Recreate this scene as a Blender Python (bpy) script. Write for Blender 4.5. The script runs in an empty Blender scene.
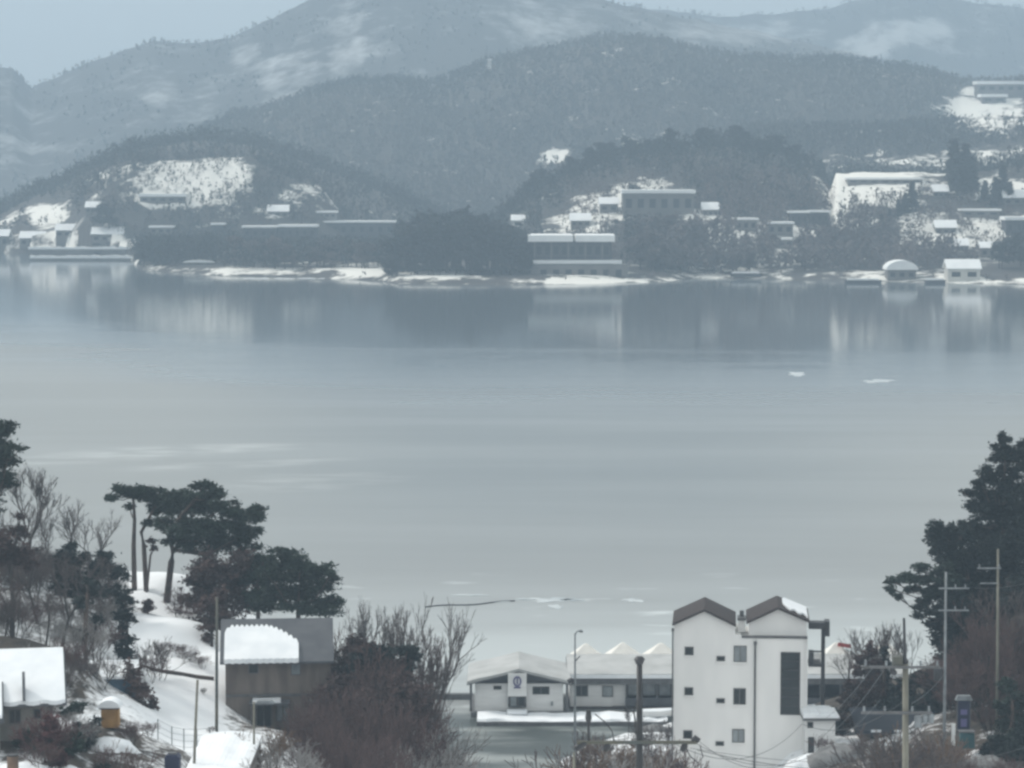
import bpy, math, random
import numpy as np
from mathutils import Vector
C = bpy.data.collections.new("scene_collection") if False else bpy.context.scene.collection
sc = bpy.context.scene
R = math.radians
# ------------------------------------------------------------------ camera, sky, sun, exposure
H = 49.6; F = 2800.0; TILT = math.atan((384 - 150) / F)
cam = bpy.data.cameras.new("camera"); camo = bpy.data.objects.new("camera", cam); C.objects.link(camo)
camo.location = (0, 0, H); camo.rotation_euler = (math.pi / 2 - TILT, 0, 0)
cam.sensor_width = 36.0; cam.lens = 36.0 * F / 1024.0
cam.clip_start = 1.0; cam.clip_end = 20000.0
sc.camera = camo
SUN_EL, SUN_AZ = 44.0, -62.0        # azimuth measured from +Y (view direction), negative = left
w = bpy.data.worlds.new("World"); sc.world = w; w.use_nodes = True
nt = w.node_tree; nt.nodes.clear()
out = nt.nodes.new("ShaderNodeOutputWorld"); bg = nt.nodes.new("ShaderNodeBackground")
sky = nt.nodes.new("ShaderNodeTexSky"); sky.sky_type = 'NISHITA'; sky.sun_disc = False
sky.sun_elevation = R(SUN_EL); sky.sun_rotation = R(SUN_AZ); sky.air_density = 1.0; sky.dust_density = 2.0; sky.ozone_density = 1.5
mixc = nt.nodes.new("ShaderNodeMix"); mixc.data_type = 'RGBA'
tc = nt.nodes.new("ShaderNodeTexCoord"); mp = nt.nodes.new("ShaderNodeMapping"); mp.inputs['Scale'].default_value = (1, 1, 3.5)
cn = nt.nodes.new("ShaderNodeTexNoise"); cn.inputs['Scale'].default_value = 2.2; cn.inputs['Detail'].default_value = 4
cr = nt.nodes.new("ShaderNodeValToRGB")
cr.color_ramp.elements[0].position = .3; cr.color_ramp.elements[0].color = (6.5, 6.8, 6.7, 1)
cr.color_ramp.elements[1].position = .75; cr.color_ramp.elements[1].color = (8.2, 8.35, 8.1, 1)
nt.links.new(tc.outputs['Generated'], mp.inputs[0]); nt.links.new(mp.outputs[0], cn.inputs[0]); nt.links.new(cn.outputs[0], cr.inputs[0])
mixc.inputs[0].default_value = 0.96
nt.links.new(sky.outputs[0], mixc.inputs[6]); nt.links.new(cr.outputs[0], mixc.inputs[7])
sx = nt.nodes.new("ShaderNodeSeparateXYZ"); nt.links.new(tc.outputs['Generated'], sx.inputs[0])
ev = nt.nodes.new("ShaderNodeMapRange"); ev.inputs['From Min'].default_value = 0; ev.inputs['From Max'].default_value = .22; ev.inputs['To Min'].default_value = .80; ev.inputs['To Max'].default_value = 1.03
nt.links.new(sx.outputs[2], ev.inputs['Value'])
vm = nt.nodes.new("ShaderNodeVectorMath"); vm.operation = 'SCALE'; nt.links.new(mixc.outputs[2], vm.inputs[0]); nt.links.new(ev.outputs[0], vm.inputs['Scale'])
nt.links.new(vm.outputs[0], bg.inputs[0]); bg.inputs[1].default_value = 0.07
nt.links.new(bg.outputs[0], out.inputs[0])
sl = bpy.data.lights.new("sun", 'SUN'); sl.energy = 1.4; sl.angle = R(12); sl.color = (1, .96, .9)
so = bpy.data.objects.new("sun", sl); C.objects.link(so)
sd = Vector((math.sin(R(SUN_AZ)) * math.cos(R(SUN_EL)), math.cos(R(SUN_AZ)) * math.cos(R(SUN_EL)), math.sin(R(SUN_EL))))
so.rotation_euler = (-sd).to_track_quat('-Z', 'Y').to_euler(); so.location = (0, 0, 400)
sc.view_settings.view_transform = 'Standard'; sc.view_settings.look = 'None'; sc.view_settings.gamma = 1
sc.view_settings.exposure = 0.84; sc.view_settings.use_curve_mapping = False
sc.cycles.max_bounces = 6; sc.cycles.volume_bounces = 1; sc.cycles.diffuse_bounces = 3
sc.cycles.use_denoising = True
sc.cycles.pixel_filter_type = 'GAUSSIAN'; sc.cycles.filter_width = 3.1
HAZE = 0.00037

# ------------------------------------------------------------------ helpers
rnd = random.Random(7)
ct, st = math.cos(TILT), math.sin(TILT)
def P(px, py, Y):
    u = (px - 512) / F; v = (384 - py) / F
    dy = ct + v * st; dz = -st + v * ct
    k = Y / dy
    return Vector((u * k, Y, H + dz * k))
def pxof(x, y, z):
    # vectorised projection (numpy ok)
    dz = z - H
    depth = y * ct - dz * st; up = y * st + dz * ct
    return 512 + F * x / depth, 384 - F * up / depth
def pm(Y): return F / Y            # pixels per metre

def node_mat(name):
    m = bpy.data.materials.new(name); m.use_nodes = True
    b = m.node_tree.nodes['Principled BSDF']
    return m, m.node_tree, b
def mat(name, col, rough=.8, col2=None, scale=1.0, lo=.35, hi=.65, bump=0, spec=.3, metal=0, detail=5, stretch=(1, 1, 1)):
    m, t, b = node_mat(name)
    b.inputs['Roughness'].default_value = rough; b.inputs['Metallic'].default_value = metal
    b.inputs['Specular IOR Level'].default_value = spec
    if col2 is None: col2 = tuple(c * .78 for c in col)
    g = t.nodes.new("ShaderNodeNewGeometry"); mp = t.nodes.new("ShaderNodeMapping"); mp.inputs['Scale'].default_value = stretch
    n = t.nodes.new("ShaderNodeTexNoise"); n.inputs['Scale'].default_value = scale; n.inputs['Detail'].default_value = detail
    t.links.new(g.outputs['Position'], mp.inputs[0]); t.links.new(mp.outputs[0], n.inputs['Vector'])
    r = t.nodes.new("ShaderNodeValToRGB")
    r.color_ramp.elements[0].position = lo; r.color_ramp.elements[0].color = (*col, 1)
    r.color_ramp.elements[1].position = hi; r.color_ramp.elements[1].color = (*col2, 1)
    t.links.new(n.outputs[0], r.inputs[0]); t.links.new(r.outputs[0], b.inputs['Base Color'])
    if bump:
        bp = t.nodes.new("ShaderNodeBump"); bp.inputs['Strength'].default_value = bump; bp.inputs['Distance'].default_value = .1
        t.links.new(n.outputs[0], bp.inputs['Height']); t.links.new(bp.outputs[0], b.inputs['Normal'])
    return m
M = {}
M['snow'] = mat('snow', (.86, .88, .9), .7, (.76, .79, .82), .8, bump=.25)
M['white_wall'] = mat('white_render', (.84, .83, .81), .85, (.77, .765, .75), .35, stretch=(2, 2, .6))
M['siding'] = mat('pale_siding', (.76, .76, .75), .7, (.68, .68, .67), .6, stretch=(1, 1, 5))
M['brown_shingle'] = mat('brown_shingle', (.050, .038, .036), .85, (.036, .028, .027), 3, bump=.4)
M['snow_dull'] = mat('thin_dull_snow', (.46, .465, .46), .8, (.37, .375, .37), .5, bump=.1)
M['dark'] = mat('dark_steel', (.045, .045, .05), .5, (.03, .03, .03), 2)
M['trim'] = mat('grey_trim', (.13, .13, .135), .6, (.09, .09, .09), 2)
M['glass'] = mat('window_glass', (.018, .022, .024), .25, (.03, .035, .036), .6, spec=.25)
M['navy_sheet'] = mat('dark_navy_sheet', (.035, .042, .055), .6, (.025, .03, .04), .8)
M['glass_pale'] = mat('curtained_glass', (.26, .29, .30), .2, (.16, .18, .19), 1.2, spec=.6)
M['concrete'] = mat('concrete', (.30, .30, .28), .9, (.2, .2, .19), 1.5)
M['pole_concrete'] = mat('pole_concrete', (.22, .21, .17), .85, (.15, .145, .12), 1.0)
M['pole_dark'] = mat('pole_dark', (.07, .08, .08), .6, (.11, .10, .07), .6)
M['galv'] = mat('galvanised_steel', (.22, .24, .25), .5, (.15, .16, .17), 2)
M['brown_wall'] = mat('weathered_brown_wall', (.19, .16, .14), .9, (.12, .10, .09), .7, stretch=(2, 2, .5))
M['grey_wall'] = mat('grey_block_wall', (.27, .26, .24), .9, (.19, .18, .165), .8)
M['slate'] = mat('grey_sheet_roof', (.10, .105, .115), .6, (.075, .08, .09), .8)
M['blue_sheet'] = mat('blue_sheet', (.05, .10, .15), .5, (.035, .07, .11), .8)
M['navy'] = mat('navy_plastic', (.022, .026, .06), .5)
M['orange'] = mat('ochre_board', (.42, .24, .08), .8, (.3, .17, .06), 1.5)
M['purple'] = mat('purple_paint', (.13, .12, .26), .6)
M['teal'] = mat('teal_tarp', (.03, .085, .095), .6)
M['red'] = mat('red_cloth', (.5, .07, .06), .7)
M['tent'] = mat('cream_canvas', (.80, .78, .73), .8, (.72, .70, .66), 1)
M['rock'] = mat('grey_rock', (.26, .26, .26), .95, (.14, .14, .14), .9, bump=.8)
M['bark'] = mat('dark_bark', (.065, .055, .05), .95, (.04, .035, .032), 3)
M['bark_red'] = mat('pine_bark', (.095, .07, .06), .95, (.05, .042, .038), 2)
M['twig_grey'] = mat('grey_twigs', (.12, .098, .093), .95, (.075, .062, .06), 1)
M['twig_pale'] = mat('frosted_twigs', (.34, .33, .32), .95, (.18, .17, .165), 1.2)
M['twig_brown'] = mat('brown_twigs', (.125, .078, .072), .95, (.08, .052, .05), .8)
M['twig_red'] = mat('reddish_twigs', (.12, .055, .055), .95, (.07, .04, .04), .8)
M['pine'] = mat('pine_needles', (.030, .048, .036), .9, (.017, .026, .022), .7)
M['pine_blue'] = mat('dark_needles', (.020, .030, .028), .9, (.012, .018, .018), .6)
M['dry_leaf'] = mat('dry_brown_leaves', (.095, .060, .055), .95, (.05, .036, .035), .7)
M['red_leaf'] = mat('red_brown_leaves', (.105, .045, .045), .95, (.06, .03, .032), .8)
M['straw'] = mat('straw_brown_leaves', (.19, .125, .085), .95, (.11, .078, .06), 1.5)
M['far_pine'] = mat('far_evergreen', (.036, .044, .042), .95, (.026, .030, .030), .03)
M['far_wood'] = mat('far_bare_wood', (.085, .08, .077), .95, (.042, .044, .046), .009, lo=.40, hi=.60)
M['far_brown'] = mat('far_brown_wood', (.14, .115, .11), .95, (.08, .068, .066), .05)
M['far_wall'] = mat('far_grey_wall', (.17, .16, .155), .9, (.12, .115, .11), .2)
M['far_dark_wall'] = mat('far_dark_wall', (.055, .055, .06), .9, (.035, .035, .04), .2)
M['far_pale_wall'] = mat('far_pale_wall', (.55, .54, .50), .9, (.48, .47, .44), .2)
M['roof_snow'] = mat('roof_snow', (.88, .89, .88), .8, (.8, .81, .81), .3)

def mesh_obj(name, V, Fc, m, parent=None, smooth=False):
    me = bpy.data.meshes.new(name); me.from_pydata([tuple(v) for v in V], [], Fc); me.update()
    if m: me.materials.append(m)
    if smooth: me.polygons.foreach_set('use_smooth', [True] * len(me.polygons))
    o = bpy.data.objects.new(name, me); C.objects.link(o)
    if parent: o.parent = parent
    return o
def np_mesh(name, V, n_per, m, parent=None, smooth=False, faces=None):
    """V (N,3); consecutive n_per verts form a face unless faces (K,n_per) is given"""
    V = np.asarray(V, dtype=np.float32).reshape(-1, 3)
    if faces is None: faces = np.arange(len(V), dtype=np.int32).reshape(-1, n_per)
    faces = np.asarray(faces, dtype=np.int32)
    me = bpy.data.meshes.new(name)
    me.vertices.add(len(V)); me.vertices.foreach_set('co', V.ravel())
    me.loops.add(faces.size); me.loops.foreach_set('vertex_index', faces.ravel())
    me.polygons.add(len(faces)); me.polygons.foreach_set('loop_start', np.arange(0, faces.size, faces.shape[1], dtype=np.int32))
    me.update(calc_edges=True); me.materials.append(m)
    if smooth: me.polygons.foreach_set('use_smooth', np.ones(len(faces), dtype=bool))
    o = bpy.data.objects.new(name, me); C.objects.link(o)
    if parent: o.parent = parent
    return o
def thing(name, label, cat, loc=(0, 0, 0), group=None, rz=0):
    o = bpy.data.objects.new(name, None); C.objects.link(o); o.location = loc; o.rotation_euler = (0, 0, rz)
    o.empty_display_size = .5; o['label'] = label; o['category'] = cat
    if group: o['group'] = group
    return o
def tag(o, label, cat, group=None):
    o['label'] = label; o['category'] = cat
    if group: o['group'] = group
    return o
def copy_tree(o, parent=None):
    c = o.copy(); C.objects.link(c); c.parent = parent
    for ch in list(o.children): copy_tree(ch, c)
    return c

class G:
    """collects boxes / tubes / polygons in LOCAL coordinates of one mesh"""
    def __init__(s): s.v = []; s.f = []
    def box(s, x0, x1, y0, y1, z0, z1):
        b = len(s.v)
        s.v += [(x0, y0, z0), (x1, y0, z0), (x1, y1, z0), (x0, y1, z0), (x0, y0, z1), (x1, y0, z1), (x1, y1, z1), (x0, y1, z1)]
        s.f += [tuple(b + i for i in q) for q in ((0, 3, 2, 1), (4, 5, 6, 7), (0, 1, 5, 4), (1, 2, 6, 5), (2, 3, 7, 6), (3, 0, 4, 7))]
        return s
    def prism(s, poly, y0, y1):
        """poly in (x,z), extruded along y"""
        b = len(s.v); n = len(poly)
        s.v += [(x, y0, z) for x, z in poly] + [(x, y1, z) for x, z in poly]
        s.f += [tuple(b + i for i in range(n)), tuple(b + n + i for i in reversed(range(n)))]
        s.f += [(b + i, b + n + i, b + n + (i + 1) % n, b + (i + 1) % n) for i in range(n)]
        return s
    def prismx(s, poly, x0, x1):
        """poly in (y,z), extruded along x"""
        b = len(s.v); n = len(poly)
        s.v += [(x0, y, z) for y, z in poly] + [(x1, y, z) for y, z in poly]
        s.f += [tuple(b + i for i in range(n)), tuple(b + n + i for i in reversed(range(n)))]
        s.f += [(b + i, b + (i + 1) % n, b + n + (i + 1) % n, b + n + i) for i in range(n)]
        return s
    def tube(s, pts, r, n=8, caps=True):
        pts = [Vector(p) for p in pts]
        rs = r if isinstance(r, (list, tuple)) else [r] * len(pts)
        b0 = len(s.v)
        for i, p in enumerate(pts):
            d = (pts[min(i + 1, len(pts) - 1)] - pts[max(i - 1, 0)]).normalized()
            a = d.orthogonal().normalized() if abs(d.z) < .99 else Vector((1, 0, 0))
            if abs(d.z) < .99: a = d.cross(Vector((0, 0, 1))).normalized()
            c = d.cross(a)
            for k in range(n):
                t = 2 * math.pi * k / n
                s.v.append(tuple(p + (a * math.cos(t) + c * math.sin(t)) * rs[i]))
        for i in range(len(pts) - 1):
            for k in range(n):
                k2 = (k + 1) % n
                s.f.append((b0 + i * n + k, b0 + i * n + k2, b0 + (i + 1) * n + k2, b0 + (i + 1) * n + k))
        if caps:
            s.f.append(tuple(b0 + k for k in reversed(range(n)))); e = b0 + (len(pts) - 1) * n
            s.f.append(tuple(e + k for k in range(n)))
        return s
    def add(s, V, Fc):
        b = len(s.v); s.v += [tuple(v) for v in V]; s.f += [tuple(b + i for i in f) for f in Fc]; return s
    def build(s, name, m, parent=None, smooth=False): return mesh_obj(name, s.v, s.f, m, parent, smooth)

def vnoise(x, y, seed=0):
    """cheap smooth numpy noise in [-1,1]"""
    def h(i, j):
        v = np.sin(i * 127.1 + j * 311.7 + seed * 74.7) * 43758.5453
        return (v - np.floor(v)) * 2 - 1
    xi = np.floor(x); yi = np.floor(y); fx = x - xi; fy = y - yi
    ux = fx * fx * (3 - 2 * fx); uy = fy * fy * (3 - 2 * fy)
    return (h(xi, yi) * (1 - ux) + h(xi + 1, yi) * ux) * (1 - uy) + (h(xi, yi + 1) * (1 - ux) + h(xi + 1, yi + 1) * ux) * uy
def fbm(x, y, seed=0, o=4):
    s = 0; a = 1; t = 0
    for k in range(o): s = s + a * vnoise(x * 2 ** k, y * 2 ** k, seed + k); t += a; a *= .5
    return s / t
def sstep(a, b, x):
    t = np.clip((x - a) / (b - a), 0, 1); return t * t * (3 - 2 * t)

# ------------------------------------------------------------------ near ground
NC = [  # px, Y, z, snow
 (160, 216, 16.7, 1), (125, 214, 15.7, 1), (195, 213, 14.9, 1), (250, 212, 13.0, .5), (300, 212, 10, .5),
 (160, 200, 15.8, 1), (200, 196, 13.9, 1), (205, 190, 13.3, 1.2), (165, 190, 13.6, 1), (200, 178, 12.4, 1.2), (180, 170, 12.6, 1), (160, 178, 13.3, .8),
 (60, 214, 18.0, 0.33), (0, 214, 18.4, 0.33), (-80, 214, 20, 0.33), (60, 195, 18.0, 0.44), (0, 195, 18.8, 0.44), (60, 176, 17.8, .22), (0, 176, 18.6, .22), (100, 190, 16.8, 0.5), (112, 176, 14.9, .6), (112, 168, 15.2, .5), (109, 160, 16.6, 0.28), (150, 191, 13.7, .9), (140, 193, 14.0, .6),
 (30, 152, 17.3, 0.28), (-60, 152, 17.8, 0.28), (0, 143, 17.0, .8), (50, 143, 17.2, 0.39), (100, 155, 16.0, 0.33), (140, 160, 14.4, .5), (110, 145, 15.8, 0.28), (170, 150, 13.4, .6),
 (230, 160, 12.3, .8), (240, 180, 11.6, .4), (280, 188, 10.9, .2), (330, 188, 9.0, .2), (300, 170, 10.2, .7), (350, 168, 8.6, .7), (380, 190, 6.5, .2), (430, 190, 3.5, .3), (420, 175, 5.0, .6),
 (380, 215, 4, .3), (430, 215, .8, .4), (465, 205, -.8, .5), (480, 225, -1.5, .6), (465, 190, -.5, .5),
 (100, 240, 7, 0.33), (200, 240, 5, .6), (300, 240, 1, .6), (400, 236, -1.5, .6), (0, 240, 10, 0.33), (200, 262, -2, .6), (0, 265, -2, .6), (-200, 265, -2, .6), (-200, 230, 14, 0.33), (-200, 190, 20, 0.33), (350, 255, -2, .6), (440, 250, -2, .6),
 (520, 215, -1.5, .6), (520, 190, -1.5, .6), (500, 170, 1.5, .6), (500, 245, -2, .6), (540, 232, -1.2, .6), (570, 236, .5, 1), (620, 238, .9, 1.1), (670, 238, .9, 1), (600, 225, 1.6, .6), (650, 222, 2.0, .6), (575, 215, 1.4, .6), (640, 205, 3.0, .5), (600, 190, 3, .5),
 (740, 200, 4.5, .7), (700, 240, .8, .7), (800, 238, 1.0, .7), (900, 236, 2.0, .4), (600, 252, -1.5, .6), (700, 253, -1.5, .6), (830, 256, -1.5, .5), (740, 180, 5.5, .7),
 (830, 200, 6.6, .9), (870, 195, 7.2, .6), (900, 215, 6, .1), (920, 188, 8.4, .35), (960, 192, 9.3, .3), (1000, 192, 10.3, .3), (1024, 215, 13, 0), (1060, 205, 15.5, 0), (1120, 210, 17.5, .2), (1250, 215, 20, .4), (1400, 215, 23, .5), (960, 215, 9.3, 0), (920, 240, 5.0, 0), (1024, 240, 9, 0),
 (1100, 245, 11, 0), (1000, 262, 1, .2), (1100, 270, 1, .2), (1250, 280, 1, .2), (1500, 290, 1, .2), (950, 262, -1.5, .2), (1100, 290, -2, .2), (1300, 310, -2, .2), (1300, 180, 17, .4), (1100, 180, 10.6, .3), (900, 170, 9.0, .5), (800, 165, 8, .5), (650, 165, 5, .5), (560, 165, 3.5, .5)]
nx_ = []; ny_ = []; nz_ = []; ns_ = []
for a in NC:
    nx_.append((a[0] - 512) / F * a[1]); ny_.append(a[1]); nz_.append(a[2]); ns_.append(a[3])
for Yr in (-60, -30, 0, 30, 60, 90, 115, 133):
    for xr in (-140, -90, -45, -15, 15, 45, 90, 140):
        lim = 49.6 - .2207 * max(Yr, 0) - (3.2 if Yr < 100 else 4.2) - (8 if Yr > 120 and xr > -20 else 0) - (2 if Yr > 80 else 0)
        nx_.append(xr); ny_.append(Yr); nz_.append(min(lim, 46.0)); ns_.append(.7)
for xr in (-130, -200, 150, 220):
    for Yr in (150, 190, 230): nx_.append(xr); ny_.append(Yr); nz_.append(22 if xr < 0 else 24); ns_.append(.5)
    nx_.append(xr); ny_.append(290 if xr < 0 else 330); nz_.append(-2.2); ns_.append(.5)
nx_, ny_, nz_, ns_ = map(np.array, (nx_, ny_, nz_, ns_))
def near_field(x, y):
    x = np.atleast_1d(np.asarray(x, float)); y = np.atleast_1d(np.asarray(y, float))
    d2 = (x[:, None] - nx_) ** 2 + ((y[:, None] - ny_) * .8) ** 2 + 2.5
    wt = d2 ** -2.0
    wt /= wt.sum(1, keepdims=True)
    z = wt @ nz_; s = wt @ ns_
    z = z + fbm(x / 5, y / 5, 3) * .28 * sstep(-.5, 1.5, z)
    px = 512 + F * x / np.maximum(y, 60)
    ys_ = np.interp(px, [-400, 0, 300, 380, 440, 462, 475, 545, 562, 700, 880, 930, 1000, 1200], [262, 244, 226, 215, 206, 196, 188, 188, 222, 243, 243, 238, 246, 275]) + 1.6 * fbm(x / 4, y * 0, 31)
    s_ = sstep(ys_ - 3, ys_ + 4, y); z = z * (1 - s_) - 1.6 * s_
    return z, s
def gz(x, y): return float(near_field(x, y)[0][0])
def gp(px, Y):
    x = (px - 512) / F * Y
    for _ in range(3):
        z = gz(x, Y); k = Y * ct - (z - H) * st; x = (px - 512) / F * k
    return Vector((x, Y, z))
# ------------------------------------------------------------------ materials of the land
def terrain_mat(name, base_a, base_b, sc1, sc2, snowcol=(.84, .86, .88), thr=.5, soft=.12, amp=1.0):
    m, t, b = node_mat(name); b.inputs['Roughness'].default_value = .9; b.inputs['Specular IOR Level'].default_value = .2
    N = t.nodes; L = t.links
    g = N.new("ShaderNodeNewGeometry"); at = N.new("ShaderNodeAttribute"); at.attribute_name = 'snow'
    n1 = N.new("ShaderNodeTexNoise"); n1.inputs['Scale'].default_value = sc1; n1.inputs['Detail'].default_value = 8; n1.inputs['Roughness'].default_value = .62
    n2 = N.new("ShaderNodeTexNoise"); n2.inputs['Scale'].default_value = sc2; n2.inputs['Detail'].default_value = 5
    L.new(g.outputs['Position'], n1.inputs['Vector']); L.new(g.outputs['Position'], n2.inputs['Vector'])
    n3 = N.new("ShaderNodeTexNoise"); n3.inputs['Scale'].default_value = sc1 * 3.7; n3.inputs['Detail'].default_value = 6; n3.inputs['Roughness'].default_value = .7
    L.new(g.outputs['Position'], n3.inputs['Vector'])
    a1 = N.new("ShaderNodeMath"); a1.operation = 'MULTIPLY_ADD'; L.new(n1.outputs[0], a1.inputs[0]); a1.inputs[1].default_value = amp; a1.inputs[2].default_value = .5 - amp * .5
    a2 = N.new("ShaderNodeMath"); a2.operation = 'MULTIPLY_ADD'; L.new(n3.outputs[0], a2.inputs[0]); a2.inputs[1].default_value = amp * .8; a2.inputs[2].default_value = -amp * .4
    a3 = N.new("ShaderNodeMath"); a3.operation = 'ADD'; L.new(a1.outputs[0], a3.inputs[0]); L.new(a2.outputs[0], a3.inputs[1])
    ad = N.new("ShaderNodeMath"); ad.operation = 'ADD'; L.new(at.outputs['Fac'], ad.inputs[0]); L.new(a3.outputs[0], ad.inputs[1])
    mr = N.new("ShaderNodeMapRange"); mr.inputs['From Min'].default_value = .5 + thr - soft; mr.inputs['From Max'].default_value = .5 + thr + soft
    L.new(ad.outputs[0], mr.inputs['Value'])
    ra = N.new("ShaderNodeMix"); ra.data_type = 'RGBA'; ra.inputs[6].default_value = (*base_a, 1); ra.inputs[7].default_value = (*base_b, 1)
    mr2 = N.new("ShaderNodeMapRange"); mr2.inputs['From Min'].default_value = .35; mr2.inputs['From Max'].default_value = .65
    L.new(n2.outputs[0], mr2.inputs['Value']); L.new(mr2.outputs[0], ra.inputs[0])
    mx = N.new("ShaderNodeMix"); mx.data_type = 'RGBA'; L.new(mr.outputs[0], mx.inputs[0]); L.new(ra.outputs[2], mx.inputs[6]); mx.inputs[7].default_value = (*snowcol, 1)
    L.new(mx.outputs[2], b.inputs['Base Color'])
    bp = N.new("ShaderNodeBump"); bp.inputs['Strength'].default_value = .4; bp.inputs['Distance'].default_value = .15 if sc1 > .1 else 1.0
    L.new(n1.outputs[0], bp.inputs['Height']); L.new(bp.outputs[0], b.inputs['Normal'])
    return m
M['near_ground'] = terrain_mat('snowy_ground', (.085, .07, .058), (.045, .04, .036), .45, .8)
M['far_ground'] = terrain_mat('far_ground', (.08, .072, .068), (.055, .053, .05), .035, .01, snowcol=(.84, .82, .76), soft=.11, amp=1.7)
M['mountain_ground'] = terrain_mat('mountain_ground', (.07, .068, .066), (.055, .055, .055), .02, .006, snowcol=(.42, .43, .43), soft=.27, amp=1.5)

def grid(name, X, Y, Z, S, m):
    nr, nc = X.shape
    V = np.stack([X, Y, Z], -1).reshape(-1, 3)
    i = np.arange(nr * nc).reshape(nr, nc)
    f = np.stack([i[:-1, :-1], i[:-1, 1:], i[1:, 1:], i[1:, :-1]], -1).reshape(-1, 4)
    o = np_mesh(name, V, 4, m, smooth=True, faces=f)
    a = o.data.attributes.new('snow', 'FLOAT', 'POINT'); a.data.foreach_set('value', S.ravel().astype(np.float32))
    o['kind'] = 'structure'
    return o
xs = np.linspace(-150, 170, 300); ys = np.concatenate([np.linspace(-70, 130, 60), np.linspace(132, 330, 180)])
GX, GY = np.meshgrid(xs, ys)
zz, ss = near_field(GX.ravel(), GY.ravel()); 
grid('near_ground', GX, GY, zz.reshape(GX.shape), ss.reshape(GX.shape), M['near_ground'])

# ------------------------------------------------------------------ far land: one sheet, ridges behind one another
SH = [(-900, 243), (-300, 246), (0, 252), (60, 253), (128, 257), (142, 270), (225, 276), (300, 277), (380, 281), (400, 284), (530, 285), (650, 282), (700, 278), (830, 280), (1000, 284), (1100, 286), (1700, 288)]
def prof(px, pts): a = np.array(pts, float); return np.interp(px, a[:, 0], a[:, 1])
def shore_Y(px): return H * F / (prof(px, SH) - 150)
def zat(py, Y): return H - (py - 150) * Y / F
RID = [  # crest distance, front width, back width, back level, silhouette
 (1300, 215, 150, .5, [(440, 262), (480, 238), (510, 212), (540, 187), (580, 174), (600, 166), (650, 153), (700, 147), (740, 149), (780, 158), (815, 168), (838, 200), (860, 235)]),
 (1250, 150, 100, .8, [(800, 262), (822, 215), (836, 174), (880, 172), (930, 172), (960, 174), (1024, 166), (1200, 162), (1600, 170)]),
 (1375, 85, 100, .6, [(40, 262), (62, 236), (85, 192), (110, 166), (150, 160), (250, 157), (268, 168), (320, 188), (342, 214), (380, 250)]),
 (1490, 210, 200, .6, [(-900, 200), (-300, 225), (-100, 228), (0, 213), (60, 185), (100, 164), (130, 150), (170, 144), (205, 139), (260, 146), (330, 172), (400, 200), (470, 235)]),
 (1600, 330, 200, .6, [(560, 235), (640, 195), (700, 152), (740, 134), (800, 128), (850, 131), (930, 127), (960, 119), (1024, 112), (1200, 100), (1700, 90)]),
 (1950, 420, 300, .5, [(-900, 160), (-200, 215), (0, 205), (100, 180), (175, 150), (200, 131), (240, 117), (300, 98), (350, 83), (400, 80), (430, 86), (460, 76), (490, 63), (540, 52), (600, 41), (650, 41), (700, 54), (760, 62), (830, 61), (870, 64), (930, 74), (960, 86), (1024, 82), (1200, 60), (1700, 70)]),
 (2700, 600, 400, .5, [(-900, 90), (-200, 60), (-40, 66), (12, 69), (32, 88), (60, 76), (100, 57), (150, 42), (200, 44), (230, 38), (262, 22), (300, 6), (330, -5), (400, -25), (500, -22), (560, -8), (610, 3), (650, 12), (720, 26), (800, 40), (1000, 90), (1700, 120)]),
 (3600, 700, 500, .5, [(-900, 120), (200, 90), (450, 30), (560, 8), (640, 7), (680, 12), (720, 16), (760, 16), (820, 11), (850, 1), (900, -8), (950, -3), (980, 5), (1024, 8), (1300, -6), (1700, 20)]),
]
def far_h(px, Y):
    sY = shore_Y(px)
    d = Y - sY
    h = np.where(d > 0, 2.2 * sstep(0, 22, d) + np.clip(d, 0, 400) * .012 + 3 * sstep(30, 60, d) * (px > 600), -1.2 * sstep(0, 20, -d))
    for Yk, wf, wb, bl, pts in RID:
        cz = zat(prof(px, pts), Yk)
        cz = cz + fbm(px / 26 + Yk, Y * 0, int(Yk)) * (1.2 + .0016 * (Yk - 1200))
        t = (Y - (Yk - wf)) / wf
        front = np.clip(t, 0, 1); front = .55 * front + .45 * front * front * (3 - 2 * front)
        back = 1 - (1 - bl) * sstep(0, 1, (Y - Yk) / wb)
        s = np.where(Y < Yk, front, back)
        lump = 1 + (.10 if Yk < 2500 else .0) * fbm(px / 40, Y / 120, int(Yk) + 5) * np.sin(np.clip(t, 0, 1) * math.pi)
        h = np.maximum(h, np.where(d > 0, cz * s * lump, h))
    return h
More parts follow.
